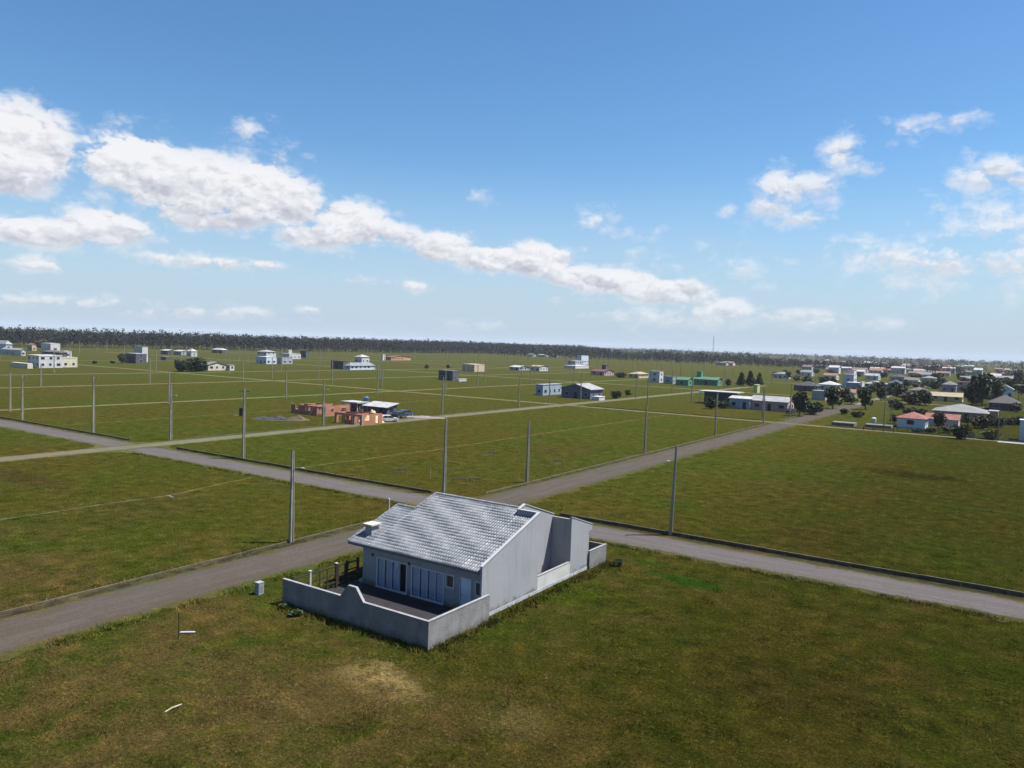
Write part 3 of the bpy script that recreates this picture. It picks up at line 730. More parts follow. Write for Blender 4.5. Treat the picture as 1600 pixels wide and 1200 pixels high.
POLES = [(-52.07,44.65,8.05,'lamp_r'),(-27.21,69.9,8.7,'lamp_l'),(-56.2,71.1,8.8,''),(-92.9,70.6,10.2,'tee'),(-134.4,70.9,9.8,'arm'),(-160.96,71.2,8.8,'arm'),
 (-178.1,76.4,8.2,''),(-117.8,75.0,9.1,'lamp_r'),(-52.5,83.7,7.95,''),(-52.5,121.2,8.2,''),(-52.5,157.6,8.9,'dark'),(-52.5,193.9,9.0,''),(-52.6,221,9.2,''),
 (-177.4,112.4,8.2,''),(-175.1,147.3,8.1,''),(-176.4,186.3,9.,''),(-195.6,209,9.,''),(-165.5,208.5,7.7,''),(-118.3,109.2,9.0,'lamp_r'),(-118.4,148.2,9.2,''),(-117.5,181.5,8.5,''),
 (-123.2,208,9.,''),(-118.5,220,9.,''),(-114.,253.4,9.,''),(-90.3,209.,9.3,''),(-118.2,298.,9.,''),(-57.3,210.3,8.,''),(-90.3,245.2,9.,''),(-122.,332.,8.5,''),
 (-27.4,211.,10.,''),(-3.1,206.,7.2,''),(-26.2,214.6,5,''),(-249.5,115.6,7.,''),(-327.,156.5,10,''),(-250.,151.2,9.,''),(-327.6,201.,9.5,''),(-250.,189.3,7.4,''),(-299.,219.,9.,''),
 (-244.3,222.3,7.3,''),(-222.,209.,9.,''),(-257.3,209.,9.,''),(-394.,302.,9.5,''),(-207.,290.,9.8,''),(-661.,360.,8.4,''),(-240,255,9,''),(-182,250,9,''),(-182,290,9,''),(-182,330,9,'')]
SPEC = {'lamp_r': 0}
for i, (x, y, h, k) in enumerate(POLES):
    o = pole(x, y, h, math.hypot(x, y) < 260)
    s = 8.6/h
    if k == 'lamp_r': lamp_arm(o, 7.0, .75, .35)
    elif k == 'lamp_l': lamp_arm(o, 7.1, -.55, -.5)
    elif k == 'arm' or k == 'tee':
        ca = MB().box(-.85, .85, .12, .22, 8.25, 8.37).build('crossarm', POLEM, o)
        ca.rotation_euler = (0, 0, YAW if k == 'tee' else .3)
        for u in (-.75, -.3, .3, .75): MB().tube([(u, .17, 8.371), (u, .17, 8.55)], [.05, .03], 6).build('insulator', INSUL, ca)
        if k == 'tee':
            MB().box(-.6, .6, .13, .21, 7.55, 7.63).build('crossarm', POLEM, o)
            MB().tube([(-.42, -.25, 5.3), (-.42, -.25, 5.35), (-.42, -.25, 6.2), (-.42, -.25, 6.25)], [.15, .24, .24, .2], 12).build('transformer', METAL, o)
            lamp_arm(o, 5.2, -1.1, -.4)
def row_of(x, y):
    r = math.hypot(x, y)
    if r < 330:
        if abs(x+52.4) < 1: return 'slender concrete utility pole in the row along the kerb of the long gravel road', 'poles along the long gravel road'
        if abs(y-71) < 6.5: return 'concrete utility pole in the row along the far kerb of the gravel cross road', 'poles along the cross road'
        if abs(x+118) < 5: return 'concrete utility pole in the row along the pale track past the brick building site', 'poles along the pale track'
        if abs(x+178) < 6: return 'concrete utility pole along the narrow grass-grown lane behind the building site', 'poles along the grass-grown lane'
        if abs(y-209) < 6: return 'thin utility pole in the row along the straight grassy cross track', 'poles along the grassy cross track'
    if x < -290: return 'faint thin utility pole on the meadow lots in front of the long forest', 'poles before the forest'
    if x > -150: return 'thin utility pole among the houses and lots towards the far town', 'poles towards the town'
    return 'thin utility pole standing on the open lots beyond the building site', 'poles beyond the building site'
LAB = {0: 'concrete pole with small street lamp at the field corner beside the near gravel road', 1: 'leaning concrete pole with white lamp on the kerb beyond the gravel cross road',
 2: 'concrete pole rising directly behind the tile roof of the grey house', 3: 'concrete pole with crossarms, dark transformer and lamp beside the gravel road',
 7: 'concrete pole with lamp on the corner where the pale track meets the gravel road', 18: 'concrete pole with lamp in front of the brick building site',
 8: 'concrete pole on the kerb, first one beyond the road crossing'}
objs = [o for o in COL.objects if o.name.startswith('utility_pole') and o.parent is None]
for i, lab in LAB.items():
    x, y, h, k = POLES[i]
    for o in objs:
        if abs(o.location.x-x) < .01 and abs(o.location.y-y) < .01: o['label'] = lab
rot = pole
for o in objs:
    if abs(o.location.x+27.21) < .01: o.rotation_euler = (0, rad(1.2), .2)
have = [(x, y) for x, y, _, _ in POLES]
NAMED = {o.name for o in objs if o['label'] != PL}
for X in (-118, -183, -249, -315, -380, -446, -511, -577, -640):
    for Y in range(75, 760, 37):
        if math.hypot(X, Y) < 330: continue
        xx, yy = X+random.uniform(-2, 2), Y+random.uniform(-4, 4)
        if min(math.hypot(xx-a, yy-b) for a, b in have) > 18 and random.random() < .62: have.append((xx, yy)); pole(xx, yy, random.uniform(7.6, 9.2), False)
for Y in (341, 476, 610):
    for X in range(-640, 40, 38):
        xx, yy = X+random.uniform(-4, 4), Y+random.uniform(-2, 2)
        if min(math.hypot(xx-a, yy-b) for a, b in have) > 18 and random.random() < .8: have.append((xx, yy)); pole(xx, yy, random.uniform(7.6, 9.2), False)

for o in COL.objects:
    if o.name.startswith('utility_pole') and o.parent is None and o.name not in NAMED:
        o['label'], o['group'] = row_of(o.location.x, o.location.y)

# ------------------------------------------------------------------ houses of the lots
def paint(n, c, **k): return mat('paint_'+n, c, .8, .10, .5, stain=((c[0]*.6, c[1]*.6, c[2]*.6), .3), **k)
def roofm(n, c):
    c = tuple(x*.62 for x in c)
    return mat('roof_'+n, c, .7, .2, .7, .4, 6, stain=((c[0]*.5, c[1]*.5, c[2]*.5), .4))
PW = paint('white', (.64, .645, .66)); PC = paint('cream', (.70, .64, .50)); PGY = paint('grey', (.40, .42, .46)); PBG = paint('bluegrey', (.34, .42, .52))
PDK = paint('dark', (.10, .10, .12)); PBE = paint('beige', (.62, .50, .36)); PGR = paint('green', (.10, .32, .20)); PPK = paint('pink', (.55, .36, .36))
PYE = paint('yellow', (.68, .60, .36)); PTN = paint('tan', (.42, .34, .26)); POR = paint('orange', (.62, .33, .18)); PRD = paint('red', (.45, .12, .10)); PYG = paint('lime', (.55, .58, .30))
PBL = paint('blue', (.14, .20, .36)); PLB = paint('ice', (.62, .72, .80)); PMV = paint('mauve', (.30, .27, .34))
RW = roofm('white', (.72, .72, .72)); RG = roofm('grey', (.34, .34, .35)); RLG = roofm('pale', (.52, .52, .54)); RD = roofm('dark', (.075, .07, .075)); RR = roofm('red', (.42, .13, .11)); RT = roofm('terracotta', (.42, .20, .13))
RM = roofm('maroon', (.20, .07, .09)); RBG = roofm('beige', (.58, .48, .32)); RGN = roofm('green', (.13, .30, .20)); RBR = roofm('brown', (.24, .19, .16))
FOUND = mat('foundation_block', (.16, .155, .145), .9, .3, .9, .4, 6)
def house(name, label, cat, vols, group=None):
    root = None
    for v in vols:
        xL, xc, yc, xR, hp = v['px']
        X1, Y0 = gp(xc, yc); X0 = colX(xL, Y0)
        Y1 = Y0+v['d'] if xR is None else colY(xR, X1)
        d = Y1-Y0
        if not (2.0 < d < 26): d = min(max(d, 3.5), 26); Y1 = Y0+d
        Hh = v.get('h') or CAMH*hp/(yc-hor(xc))
        if root is None:
            OO = (X1, Y0, 0.); root = thing(name, OO, label, cat, group)
        B = lambda mb, nm, m, par=root: mb.build(nm, m, par, OO)
        rise = v.get('rise', .9); ov = v.get('ov', .35); roof = v.get('roof', 'flat'); wm = v['wall']; rm = v.get('rm', wm); t = .12
        xm, ym = (X0+X1)/2, (Y0+Y1)/2
        if roof == 'gx':      # ridge along X
            B(MB().prism([(Y0, -.05), (Y1, -.05), (Y1, Hh), (ym, Hh+rise), (Y0, Hh)], 0, X0, X1), 'wall', wm)
            s = rise/(ym-Y0)
            B(MB().prism([(Y0-ov, Hh-ov*s+.02), (ym, Hh+rise+.02), (Y1+ov, Hh-ov*s+.02), (Y1+ov, Hh-ov*s+.02+t), (ym, Hh+rise+.02+t), (Y0-ov, Hh-ov*s+.02+t)], 0, X0-ov, X1+ov), 'roof', rm)
        elif roof == 'gy':
            B(MB().prism([(X0, -.05), (X1, -.05), (X1, Hh), (xm, Hh+rise), (X0, Hh)], 1, Y0, Y1), 'wall', wm)
            s = rise/(xm-X0)
            B(MB().prism([(X0-ov, Hh-ov*s+.02), (xm, Hh+rise+.02), (X1+ov, Hh-ov*s+.02), (X1+ov, Hh-ov*s+.02+t), (xm, Hh+rise+.02+t), (X0-ov, Hh-ov*s+.02+t)], 1, Y0-ov, Y1+ov), 'roof', rm)
        elif roof == 'hip':
            B(MB().box(X0, X1, Y0, Y1, -.05, Hh), 'wall', wm)
            a, b, c_, d_ = X0-ov, X1+ov, Y0-ov, Y1+ov; ins = min(b-a, d_-c_)/2*.96
            if b-a >= d_-c_: r1, r2 = (a+ins, (c_+d_)/2), (b-ins, (c_+d_)/2)
            else: r1, r2 = ((a+b)/2, c_+ins), ((a+b)/2, d_-ins)
            z0, z1 = Hh+.002, Hh+rise
            vs = [(a,c_,z0),(b,c_,z0),(b,d_,z0),(a,d_,z0),(a,c_,z0+t),(b,c_,z0+t),(b,d_,z0+t),(a,d_,z0+t),(*r1,z1+t),(*r2,z1+t)]
            fs = [(0,3,2,1),(0,1,5,4),(1,2,6,5),(2,3,7,6),(3,0,4,7)]
            fs += [(4,5,9,8),(5,6,9),(6,7,8,9),(7,4,8)] if b-a >= d_-c_ else [(4,5,8),(5,6,9,8),(6,7,9),(7,4,8,9)]
            B(MB().add(vs, fs), 'roof', rm)
        elif roof == 'shed':
            B(MB().prism([(Y0, -.05), (Y1, -.05), (Y1, Hh+rise), (Y0, Hh)], 0, X0, X1), 'wall', wm)
            s = rise/(Y1-Y0)
            B(MB().prism([(Y0-ov, Hh-ov*s+.01), (Y1+ov, Hh+rise+ov*s+.01), (Y1+ov, Hh+rise+ov*s+.01+t), (Y0-ov, Hh-ov*s+.01+t)], 0, X0-ov, X1+ov), 'roof', rm)
        elif roof == 'slab':   # slab on posts, wall set back
            B(MB().box(X0+1.2, X1-1.5, Y0+1.6, Y1-.3, -.05, Hh), 'wall', wm)
            B(MB().box(X0-ov, X1+ov, Y0-ov, Y1+ov, Hh+.002, Hh+.3), 'roof', rm)
            for xx in (X0+.1, xm, X1-.3): B(MB().box(xx, xx+.2, Y0+.1, Y0+.3, -.05, Hh), 'post', PW)
        else:
            B(MB().box(X0, X1, Y0, Y1, -.05, Hh), 'wall', wm)
            if v.get('cap', True): B(MB().box(X0-ov*.3, X1+ov*.3, Y0-ov*.3, Y1+ov*.3, Hh+.002, Hh+.22), 'roof', rm)
        def win(face, u0, u1, z0, z1, nm='window'):
            g = .04
            if face == 'f':
                yy = Y0+1.6 if roof == 'slab' else Y0
                w = B(MB().box(u0-.07, u1+.07, yy-g, yy-.001, z0-.07, z1+.07), nm, ALU if nm == 'window' else WOOD)
                B(MB().box(u0, u1, yy-g-.012, yy-g-.001, z0, z1), 'pane' if nm == 'window' else 'door_leaf', PANE if nm == 'window' else v.get('door', WOOD), w)
            else:
                w = B(MB().box(X1+.001, X1+g, u0-.07, u1+.07, z0-.07, z1+.07), nm, ALU if nm == 'window' else WOOD)
                B(MB().box(X1+g+.001, X1+g+.012, u0, u1, z0, z1), 'pane' if nm == 'window' else 'door_leaf', PANE if nm == 'window' else v.get('door', WOOD), w)
        if v.get('blank'): continue
        fl = [0.] if Hh < 4.9 else [0., 2.9]
        for zb in fl:
            if zb+2.1 > Hh: continue
            for face, a0, a1 in (('f', X0, X1), ('s', Y0, Y1)):
                L = a1-a0
                if face == 'f' and roof == 'slab': a0 += 1.2; L -= 2.7
                n = int(L//3.2)
                if L > 2.4 and n == 0: n = 1
                for i in range(min(n, 5)):
                    u = a0+L*(i+.5)/n+random.uniform(-.2, .2); ww = random.choice((.5, .6, .8))
                    if zb == 0 and i == n//2 and n > 1 and face == v.get('df', 'f'): win(face, u-.45, u+.45, .02, 2.1, 'door')
                    else: win(face, u-ww, u+ww, zb+.95, min(zb+2.05, Hh-.15))
    return root
def V(px, wall, roof='flat', rm=None, **k): return dict(px=px, wall=wall, roof=roof, rm=rm or wall, **k)
house('house', 'white cubic house with blue-grey shaded side and beige annex behind a long pale yard wall', 'house', [V((43,61,575,97,19), PW), V((91,97,574,121,15), PC)])
house('yard_wall', 'long low pale wall running up to the white cubic house', 'wall', [V((16,43,576,None,8), PC, d=2.2, blank=1, cap=False)])
house('house', 'tall grey and white two-storey house with hip roof in front of the forest', 'house', [V((-12,9,553,19,15), PLB, 'hip', RLG, rise=2.4)])
house('shed', 'long open low building with dark bays and a bright white end wall', 'building', [V((3,33,556,40,9), PW, 'gx', RLG, rise=.8)])
house('house', 'white two-storey flat house standing behind a dark porch house', 'house', [V((64,79,556,94,19), PW)])
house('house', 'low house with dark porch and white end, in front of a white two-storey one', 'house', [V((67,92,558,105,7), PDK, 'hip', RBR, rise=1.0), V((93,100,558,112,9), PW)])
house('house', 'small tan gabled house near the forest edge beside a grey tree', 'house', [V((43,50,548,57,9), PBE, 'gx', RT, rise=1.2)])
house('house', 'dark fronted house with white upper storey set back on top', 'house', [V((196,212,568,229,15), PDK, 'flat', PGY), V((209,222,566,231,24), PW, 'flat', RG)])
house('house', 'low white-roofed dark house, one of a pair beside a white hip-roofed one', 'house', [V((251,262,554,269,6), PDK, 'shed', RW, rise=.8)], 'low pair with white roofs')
house('house', 'low white-roofed dark house, one of a pair beside a white hip-roofed one', 'house', [V((271,283,555,291,6), PGY, 'shed', RW, rise=.8)], 'low pair with white roofs')
house('house', 'white house with steep white hip roof behind the dark round trees', 'house', [V((291,299,557,308,8), PW, 'hip', RW, rise=1.8)])
house('shed', 'tiny dark shed in front of the low white-roofed pair', 'shed', [V((251,259,563,263,5), PDK, 'flat', RG, blank=1)])
house('house', 'cream gabled house with grey roof and one dark window beside the dark round trees', 'house', [V((316,325,579,353,9), PC, 'gx', RG, rise=1.3)])
house('shed', 'small white shed at the end of the cream gabled house', 'shed', [V((354,359,579,366,8), PW, 'flat', RW)])
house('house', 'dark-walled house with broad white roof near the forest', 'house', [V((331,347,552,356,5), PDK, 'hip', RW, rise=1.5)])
house('house', 'blue-grey and white flat house in a cluster below the forest', 'house', [V((400,416,569,432,11), PLB, 'flat', PW)])
house('house', 'grey flat house joined to the blue-grey and white one', 'house', [V((433,441,569,457,10), PGY, 'flat', RLG)])
house('house', 'white double-height house behind the blue-grey flat house', 'house', [V((402,416,561,431,11), PW, 'hip', RLG, rise=1.4)])
house('house', 'white house with flat white roof and roof box behind the grey flat house', 'house', [V((437,452,561,470,8), PW, 'flat', RW), V((447,451,560,456,13), PW, blank=1)])
house('shed', 'dark cubic hut right of the white cluster below the forest', 'shed', [V((469,478,559,483,10), PDK, blank=1)])
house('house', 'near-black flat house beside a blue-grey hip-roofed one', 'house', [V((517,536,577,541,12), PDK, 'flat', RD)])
house('house', 'house with wide blue-grey hip roof and low white front wall', 'house', [V((538,547,578,586,6), PLB, 'hip', roofm('bluegrey', (.34, .37, .43)), rise=1.8)])
house('house', 'white two-storey house with white hip roof behind the blue-grey roof', 'house', [V((554,565,567,577,9), PW, 'hip', RW, rise=1.6)])
house('house', 'long low house with terracotta roof and white gate posts', 'house', [V((603,611,563,642,5), POR, 'gx', RT, rise=1.0), V((596,598,563,602,9), PW, blank=1)])
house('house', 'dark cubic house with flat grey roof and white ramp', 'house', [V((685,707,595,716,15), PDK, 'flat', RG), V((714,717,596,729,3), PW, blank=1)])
house('house', 'narrow house with beige sunlit wall and dark shaded front', 'house', [V((722,741,581,757,11), PBE, 'flat', PBE, blank=1)])
house('house', 'low white-roofed house on the far meadow beside a beige cube', 'house', [V((796,811,579,827,5), PGY, 'gx', RW, rise=1.0)])
house('house', 'beige and dark small house next to the low white-roofed house', 'house', [V((828,843,580,856,7), PW, 'gx', RBG, rise=.7)])
house('house', 'pale grey two-storey house with floating white roof slab', 'house', [V((887,899,575,911,11), PGY, 'flat', RW), V((881,899,576,920,4), PW, blank=1), V((901,908,573,919,17), PLB, 'flat', RW)])
for i, q in enumerate([(824,832,557,838,4), (839,851,558,859,4), (861,870,558,877,3.5)]):
    house('farm_building', 'long low white-roofed farm building at the edge of the wood', 'building', [V(q, PW, 'gx', RW, rise=1., h=3.)], 'farm buildings at the wood')
house('house', 'house with maroon roof and dark chimney on the far meadow', 'house', [V((923,944,587,959,6), PPK, 'gx', RM, rise=1.2), V((940,946,585,950,14), PDK, blank=1)])
house('house', 'pale yellow house with beige roof beside dark bushes', 'house', [V((982,998,591,1013,6), PYE, 'hip', RBG, rise=1.2)])
house('house', 'white two-storey house left of the grey-blue and green houses', 'house', [V((1014,1030,598,1036,17), PW, 'flat', RLG)])
house('house', 'grey-blue single-storey house between the white and green houses', 'house', [V((1037,1050,600,1055,11), PBG, 'flat', RG)])
house('house', 'green gabled house next to the grey-blue house', 'house', [V((1056,1075,603,1082,9), PGR, 'gx', RGN, rise=1.2)])
house('house', 'green house with green roof and square chimney tower', 'house', [V((1084,1121,603,1128,9), PGR, 'gx', RGN, rise=1.1), V((1088,1095,601,1098,20), PGR, blank=1)])
house('house', 'flat-roofed blue-grey house with black side, joined to a gabled house', 'house', [V((837,848,618,877,16), PBG, 'flat', RLG)])
house('house', 'gabled house with dark front, pale grey roof and white porch', 'house', [V((877,922,624,941,15), PBL if 0 else paint('navygrey', (.16, .17, .22)), 'gy', RLG, rise=1.6, ov=.5), V((925,936,626,945,5), PW, blank=1)])
house('house', 'open house under a long flat white roof slab on posts', 'house', [V((1092,1150,634,1160,20), PDK, 'slab', RW, h=4.0)])
house('house', 'long pink-striped house with pale metal roof by the road', 'house', [V((1172,1230,644,1240,15), PPK, 'gx', RLG, rise=1.3), V((1139,1171,640,1176,16), PBG, 'shed', RW, rise=.5)])
house('water_tower', 'narrow lime-green wall tower behind the pink-striped house', 'tower', [V((1177,1183,614,1187,12), PYG, blank=1)])
house('house', 'house with broad nearly black hip roof beside a white-roofed one', 'house', [V((1240,1276,612,1283,8), PDK, 'hip', RD, rise=2.)])
house('house', 'white house with pale rough hip roof beside the black-roofed one', 'house', [V((1278,1306,611,1313,9), PW, 'hip', RW, rise=1.6)])
house('wall', 'tall plain grey wall between two dark round trees', 'wall', [V((1268,1289,626,1292,15), PGY, blank=1, cap=False)])
house('house', 'tall narrow white house with reddish upper band', 'house', [V((1316,1333,606,1338,20), PLB, 'flat', PPK), V((1320,1333,605,1337,26), PW, 'flat', RR, blank=1)])
house('house', 'blue-grey block house with white corner pillar', 'house', [V((1322,1343,613,1347,14), PBG, 'flat', PW), V((1343.5,1346,614,1350,16), PW, blank=1)])
house('house', 'small house with bright orange tile roof beside the road trees', 'house', [V((1311,1335,622,1339,8), PTN, 'gx', RT, rise=1.3)])
house('house', 'house with wide pale concrete hip roof behind the roadside trees', 'house', [V((1349,1383,607,1388,6), PC, 'hip', RLG, rise=1.6)])
house('house', 'dark blue house with slate hip roof beside the pale hip-roofed house', 'house', [V((1387,1406,608,1410,8), PBL, 'hip', roofm('slate', (.10, .11, .16)), rise=1.8)])
house('house', 'white house with faded red hip roof and lower red wing behind shrubs', 'house', [V((1401,1445,671,None,15), PLB, 'hip', RR, d=8, rise=1.4), V((1446,1497,668,None,11), PW, 'gx', RR, d=6, rise=1.2)])
house('house', 'tan house under a wide grey hip roof with orange side room', 'house', [V((1458,1541,661,None,14), PTN, 'hip', RG, d=13, rise=2.0, ov=.6), V((1544,1559,660,None,16), POR, 'flat', RLG, d=6)])
house('house', 'long low yellow house with beige roof', 'house', [V((1453,1503,629,None,8), PYE, 'gx', RBG, d=9, rise=1.4)])
house('house', 'mauve grey house with slate hip roof beside a red block', 'house', [V((1471,1493,613,None,11), PMV, 'hip', roofm('mauve', (.25, .24, .30)), d=9, rise=1.8)])
house('house', 'red and pink flat block beside the mauve house', 'house', [V((1495,1520,613,None,15), PPK, 'flat', RR, d=8)])
house('house', 'wide house with black hip roof behind the tan house', 'house', [V((1545,1592,643,None,11), PDK, 'hip', RD, d=12, rise=2.8, ov=.7)])
house('house', 'pale grey gabled house among palms behind the black hip roof', 'house', [V((1558,1583,622,None,13), PLB, 'gy', RLG, d=9, rise=1.8)])
house('kiosk', 'pale blue and white cubic kiosk on a concrete slab by the field road', 'kiosk', [V((1592,1616,690,None,31), PLB, 'flat', PW, d=3.4)])
house('foundation_wall', 'low grey roofless foundation walls beside the road', 'wall', [V((1299,1334,667,None,5), FOUND, d=4.5, blank=1, cap=False)])
house('foundation_wall', 'low concrete block base with white tank next to foundation walls', 'wall', [V((1351,1392,670,None,4), FOUND, d=4, blank=1, cap=False)])
p = gp(1364, 664); tag(MB().tube([(0,0,.6), (0,0,1.7), (0,0,1.9)], [.6,.6,.3], 12).build('water_tank', PW), 'small white round tank on the low concrete base', 'tank').location = (p[0], p[1]+1, 0)
a, b = gp(1559, 690), gp(1640, 698)
tag(MB().box(a[0], b[0]+4, a[1]-2.2, a[1]+.6, -.02, .10).build('pavement', CONC_C), kind='structure')
# rail fences along the far side of the field road
def railfence(x0, x1, y, label, h=1.1, m=CONC):
    a, b = gp(x0, y), gp(x1, y); Y = a[1]; X0, X1 = a[0], colX(x1, Y); n = max(2, round((X1-X0)/2.2))
    o = thing('rail_fence', (X0, Y, 0), label, 'fence')
    for i in range(n+1):
        u = X0+(X1-X0)*i/n; MB().box(u-.06, u+.06, Y-.06, Y+.06, -.05, h).build('post', m, o, (X0, Y, 0))
    for z in (.35, .7, 1.0): MB().box(X0, X1, Y+.062, Y+.10, z-.04, z+.04).build('rail', m, o, (X0, Y, 0))
railfence(1402, 1500, 674, 'dark rail fence in front of the red-roofed white house', 1.15, WOOD)
railfence(1509, 1556, 684, 'pale rail fence between bushes beside the kiosk slab', 1.2, CONC)
railfence(1349, 1396, 672.5, 'thin rail fence around the low concrete base', 1.0, WOOD)
railfence(1560, 1592, 684, 'tan rail fence behind the concrete slab at the kiosk', 1.2, WOODP)

# ------------------------------------------------------------------ brick building site
def brick_mat():
    m = bpy.data.materials.new('hollow_brick'); m.use_nodes = True
    T = NT(m.node_tree); b = T.n['Principled BSDF']
    g = gpos(T); s = T.node('ShaderNodeSeparateXYZ'); T.put(s.inputs[0], g)
    cb = T.node('ShaderNodeCombineXYZ'); T.put(cb.inputs[0], T.m('ADD', s.outputs[0], s.outputs[1])); T.put(cb.inputs[1], s.outputs[2])
    br = T.node('ShaderNodeTexBrick'); T.put(br.inputs['Vector'], cb.outputs[0]); br.inputs['Scale'].default_value = 3.3
    br.inputs['Color1'].default_value = (.26, .074, .035, 1); br.inputs['Color2'].default_value = (.36, .126, .056, 1); br.inputs['Mortar'].default_value = (.24,.19,.15,1)
    T.put(b.inputs['Base Color'], T.mix(T.step(T.noise(g, .8, 4, .6), .4, .7, hi=.4), br.outputs[0], (.20, .07, .045)))
    b.inputs['Roughness'].default_value = .9; return m
BR = brick_mat()
def shell(label, xL, xc, yc, depth, hz, nx_, ny_, seedk):
    X1, Y0 = gp(xc, yc); X0 = colX(xL, Y0); Y1 = Y0+depth; O = (X1, Y0, 0.); t = .16; random.seed(seedk)
    o = thing('brick_shell', O, label, 'building site')
    def ops(a, b, n):
        r = []
        for i in range(n):
            u = a+(b-a)*(i+.5)/n; w = random.choice((.45, .7, .8)); dr_ = random.random() < .3
            r.append((u-w, u+w, -.05 if dr_ else .95, hz+.3 if random.random() < .15 else 1.75))
        return r
    for (ax, p, u0, u1, n) in ((1, Y0, X0, X1, nx_), (1, Y1, X0, X1, nx_), (0, X0, Y0+t, Y1, ny_), (0, X1-t, Y0+t, Y1, ny_), (0, (X0+X1)/2, Y0+t, Y1, 1), (1, (Y0+Y1)/2, X0+t, (X0+X1)/2, 1)):
        cuts = ops(u0, u1, n); hh = hz+random.uniform(-.35, .25)
        wall_open(ax, p, p+t, u0, u1, -.05, hh, [(c0, c1, z0, min(z1, hh+.01)) for c0, c1, z0, z1 in cuts]).build('wall', BR, o, O)
        for c0, c1, z0, z1 in cuts:
            if z1 < hh-.3:
                (MB().box(c0-.25, c1+.25, p-.004, p+t+.004, z1+.001, z1+.18) if ax == 1 else MB().box(p-.004, p+t+.004, c0-.25, c1+.25, z1+.001, z1+.18)).build('lintel', CONC, o, O)
    for i in range(int((X1-X0)//3)+2):
        u = X0+(X1-X0)*i/(int((X1-X0)//3)+1); MB().box(u-.1, u+.1, Y0-.006, Y0+t+.006, -.05, hz+.05).build('column', CONC, o, O)
    random.seed(seedk+50); return o
s1 = shell('roofless red brick house shell with bare walls and timber props', 455, 508, 651, 7.5, 2.3, 3, 2, 3)
s2 = shell('lower red brick shell with open door gaps beside the sand pile', 523, 565, 665, 6.0, 2.0, 3, 2, 5)
for x in (481, 494):
    pp = gp(x, 653); tag(MB().tube([(0, 0, 0), (.9, .9, 2.6)], [.07, .07], 6).build('timber_prop', WOODP), 'pale slanting timber prop leaning on the brick shell', 'prop', 'props at the brick shell').location = (*pp, 0)
house('site_roof', 'white sheet roof on dark posts inside the building site', 'shelter', [V((534,558,647,564,12), PDK, 'slab', RW, h=2.5, ov=.3)])
house('site_shed', 'dark shed with bright white sloping roof on the building site', 'shed', [V((568,604,652,613,12), PDK, 'shed', RW, rise=.7, ov=.35, h=2.2)])
p = gp(572, 645); wt = thing('water_tank', (p[0], p[1], 0), 'blue round water tank on a stand at the building site', 'tank')
MB().tube([(0,0,2.6), (0,0,2.7), (0,0,3.7), (0,0,4.0)], [.5, .62, .68, .3], 14).build('tank', mat('tank_blue', (.05, .14, .30), .5), wt)
for q in ((-.4,-.4), (.4,-.4), (.4,.4), (-.4,.4)): MB().box(q[0]-.05, q[0]+.05, q[1]-.05, q[1]+.05, -.05, 2.6).build('leg', METAL, wt)
def heap(name, label, cat, px, py, rx, ry, h, m, n=26, rough=.18):
    c = gp(px, py); V_ = []; F_ = []
    for i in range(n+1):
        for j in range(n+1):
            u, w = i/n*2-1, j/n*2-1; r = math.hypot(u, w)
            z = h*max(0, 1-r)**.9*(1+rough*math.sin(u*7+w*5)+rough*math.sin(w*11-u*3)+rough*.6*math.sin(u*23+w*19))
            V_.append((u*rx, w*ry, z-.03))
    for i in range(n):
        for j in range(n): a = i*(n+1)+j; F_.append((a, a+n+1, a+n+2, a+1))
    o = tag(MB().add(V_, F_).build(name, m, smooth=True), label, cat); o.location = (*c, 0); o.rotation_euler = (0, 0, .4); return o
heap('sand_pile', 'rounded beige sand pile in front of the brick shells', 'sand pile', 580, 659, 3.0, 3.0, 2.3, mat('sand', (.62, .47, .28), .95, .15, 1.5, .5, 9))
heap('rubble_pile', 'long low grey rubble pile with dark plastic beside the brick shell', 'rubble', 430, 655, 5.6, 3.0, .55, mat('rubble', (.055, .052, .055), .9, .5, 1.3, .9, 5), 30, .4)
heap('soil_pile', 'small brown soil pile between rubble and brick shell', 'soil pile', 466, 656, 2.6, 1.8, .9, mat('soil', (.12, .085, .06), .95, .3, 1.2, .7, 6))
heap('gravel_patch', 'low grey gravel heap along the track by the parked cars', 'gravel', 660, 652, 6.0, 2.2, .35, mat('gravelheap', (.27, .24, .23), .95, .3, 2, .8, 7))

# ------------------------------------------------------------------ cars
TYRE = mat('tyre', (.02, .02, .02), .9); RIM = mat('rim', (.5, .5, .52), .35, metal=.7); HEAD = mat('headlight', (.8, .8, .78), .2)
def car(px, py, ang, body, label, van=False):
    c = gp(px, py); o = thing('parked_car', (*c, 0), label, 'car'); o.rotation_euler = (0, 0, ang)
    prof = [(-2.1, .35), (2.05, .35), (2.12, .62), (1.95, .84), (.95, .95), (.35, 1.45), (-1.25 if not van else -1.9, 1.5), (-2.0, 1.0), (-2.12, .7)]
    MB().prism(prof, 1, -.84, .84).build('body', body, o)
    MB().prism([(.90, .97), (.36, 1.40), (-.35, 1.42), (-.35, .97)], 1, -.852, .852).build('window', PANE, o)
    MB().prism([(-.45, .97), (-.45, 1.42), (-1.2, 1.42), (-1.6, .97)], 1, -.852, .852).build('window', PANE, o)
    MB().prism([(.97, .965), (.99, .985), (.40, 1.475), (.38, 1.45)], 1, -.70, .70).build('windscreen', PANE, o)
    for wx in (-1.3, 1.35):
        for s in (-1, 1):
            w = MB().tube([(wx, s*.70, .32), (wx, s*.87, .32)], [.33, .33], 14).build('wheel', TYRE, o)
            MB().tube([(wx, s*.871, .32), (wx, s*.885, .32)], [.2, .18], 10).build('rim', RIM, w)
    for s in (-.6, .6): MB().box(2.0, 2.1, s-.16, s+.16, .64, .78).build('headlight', HEAD, o)
    return o
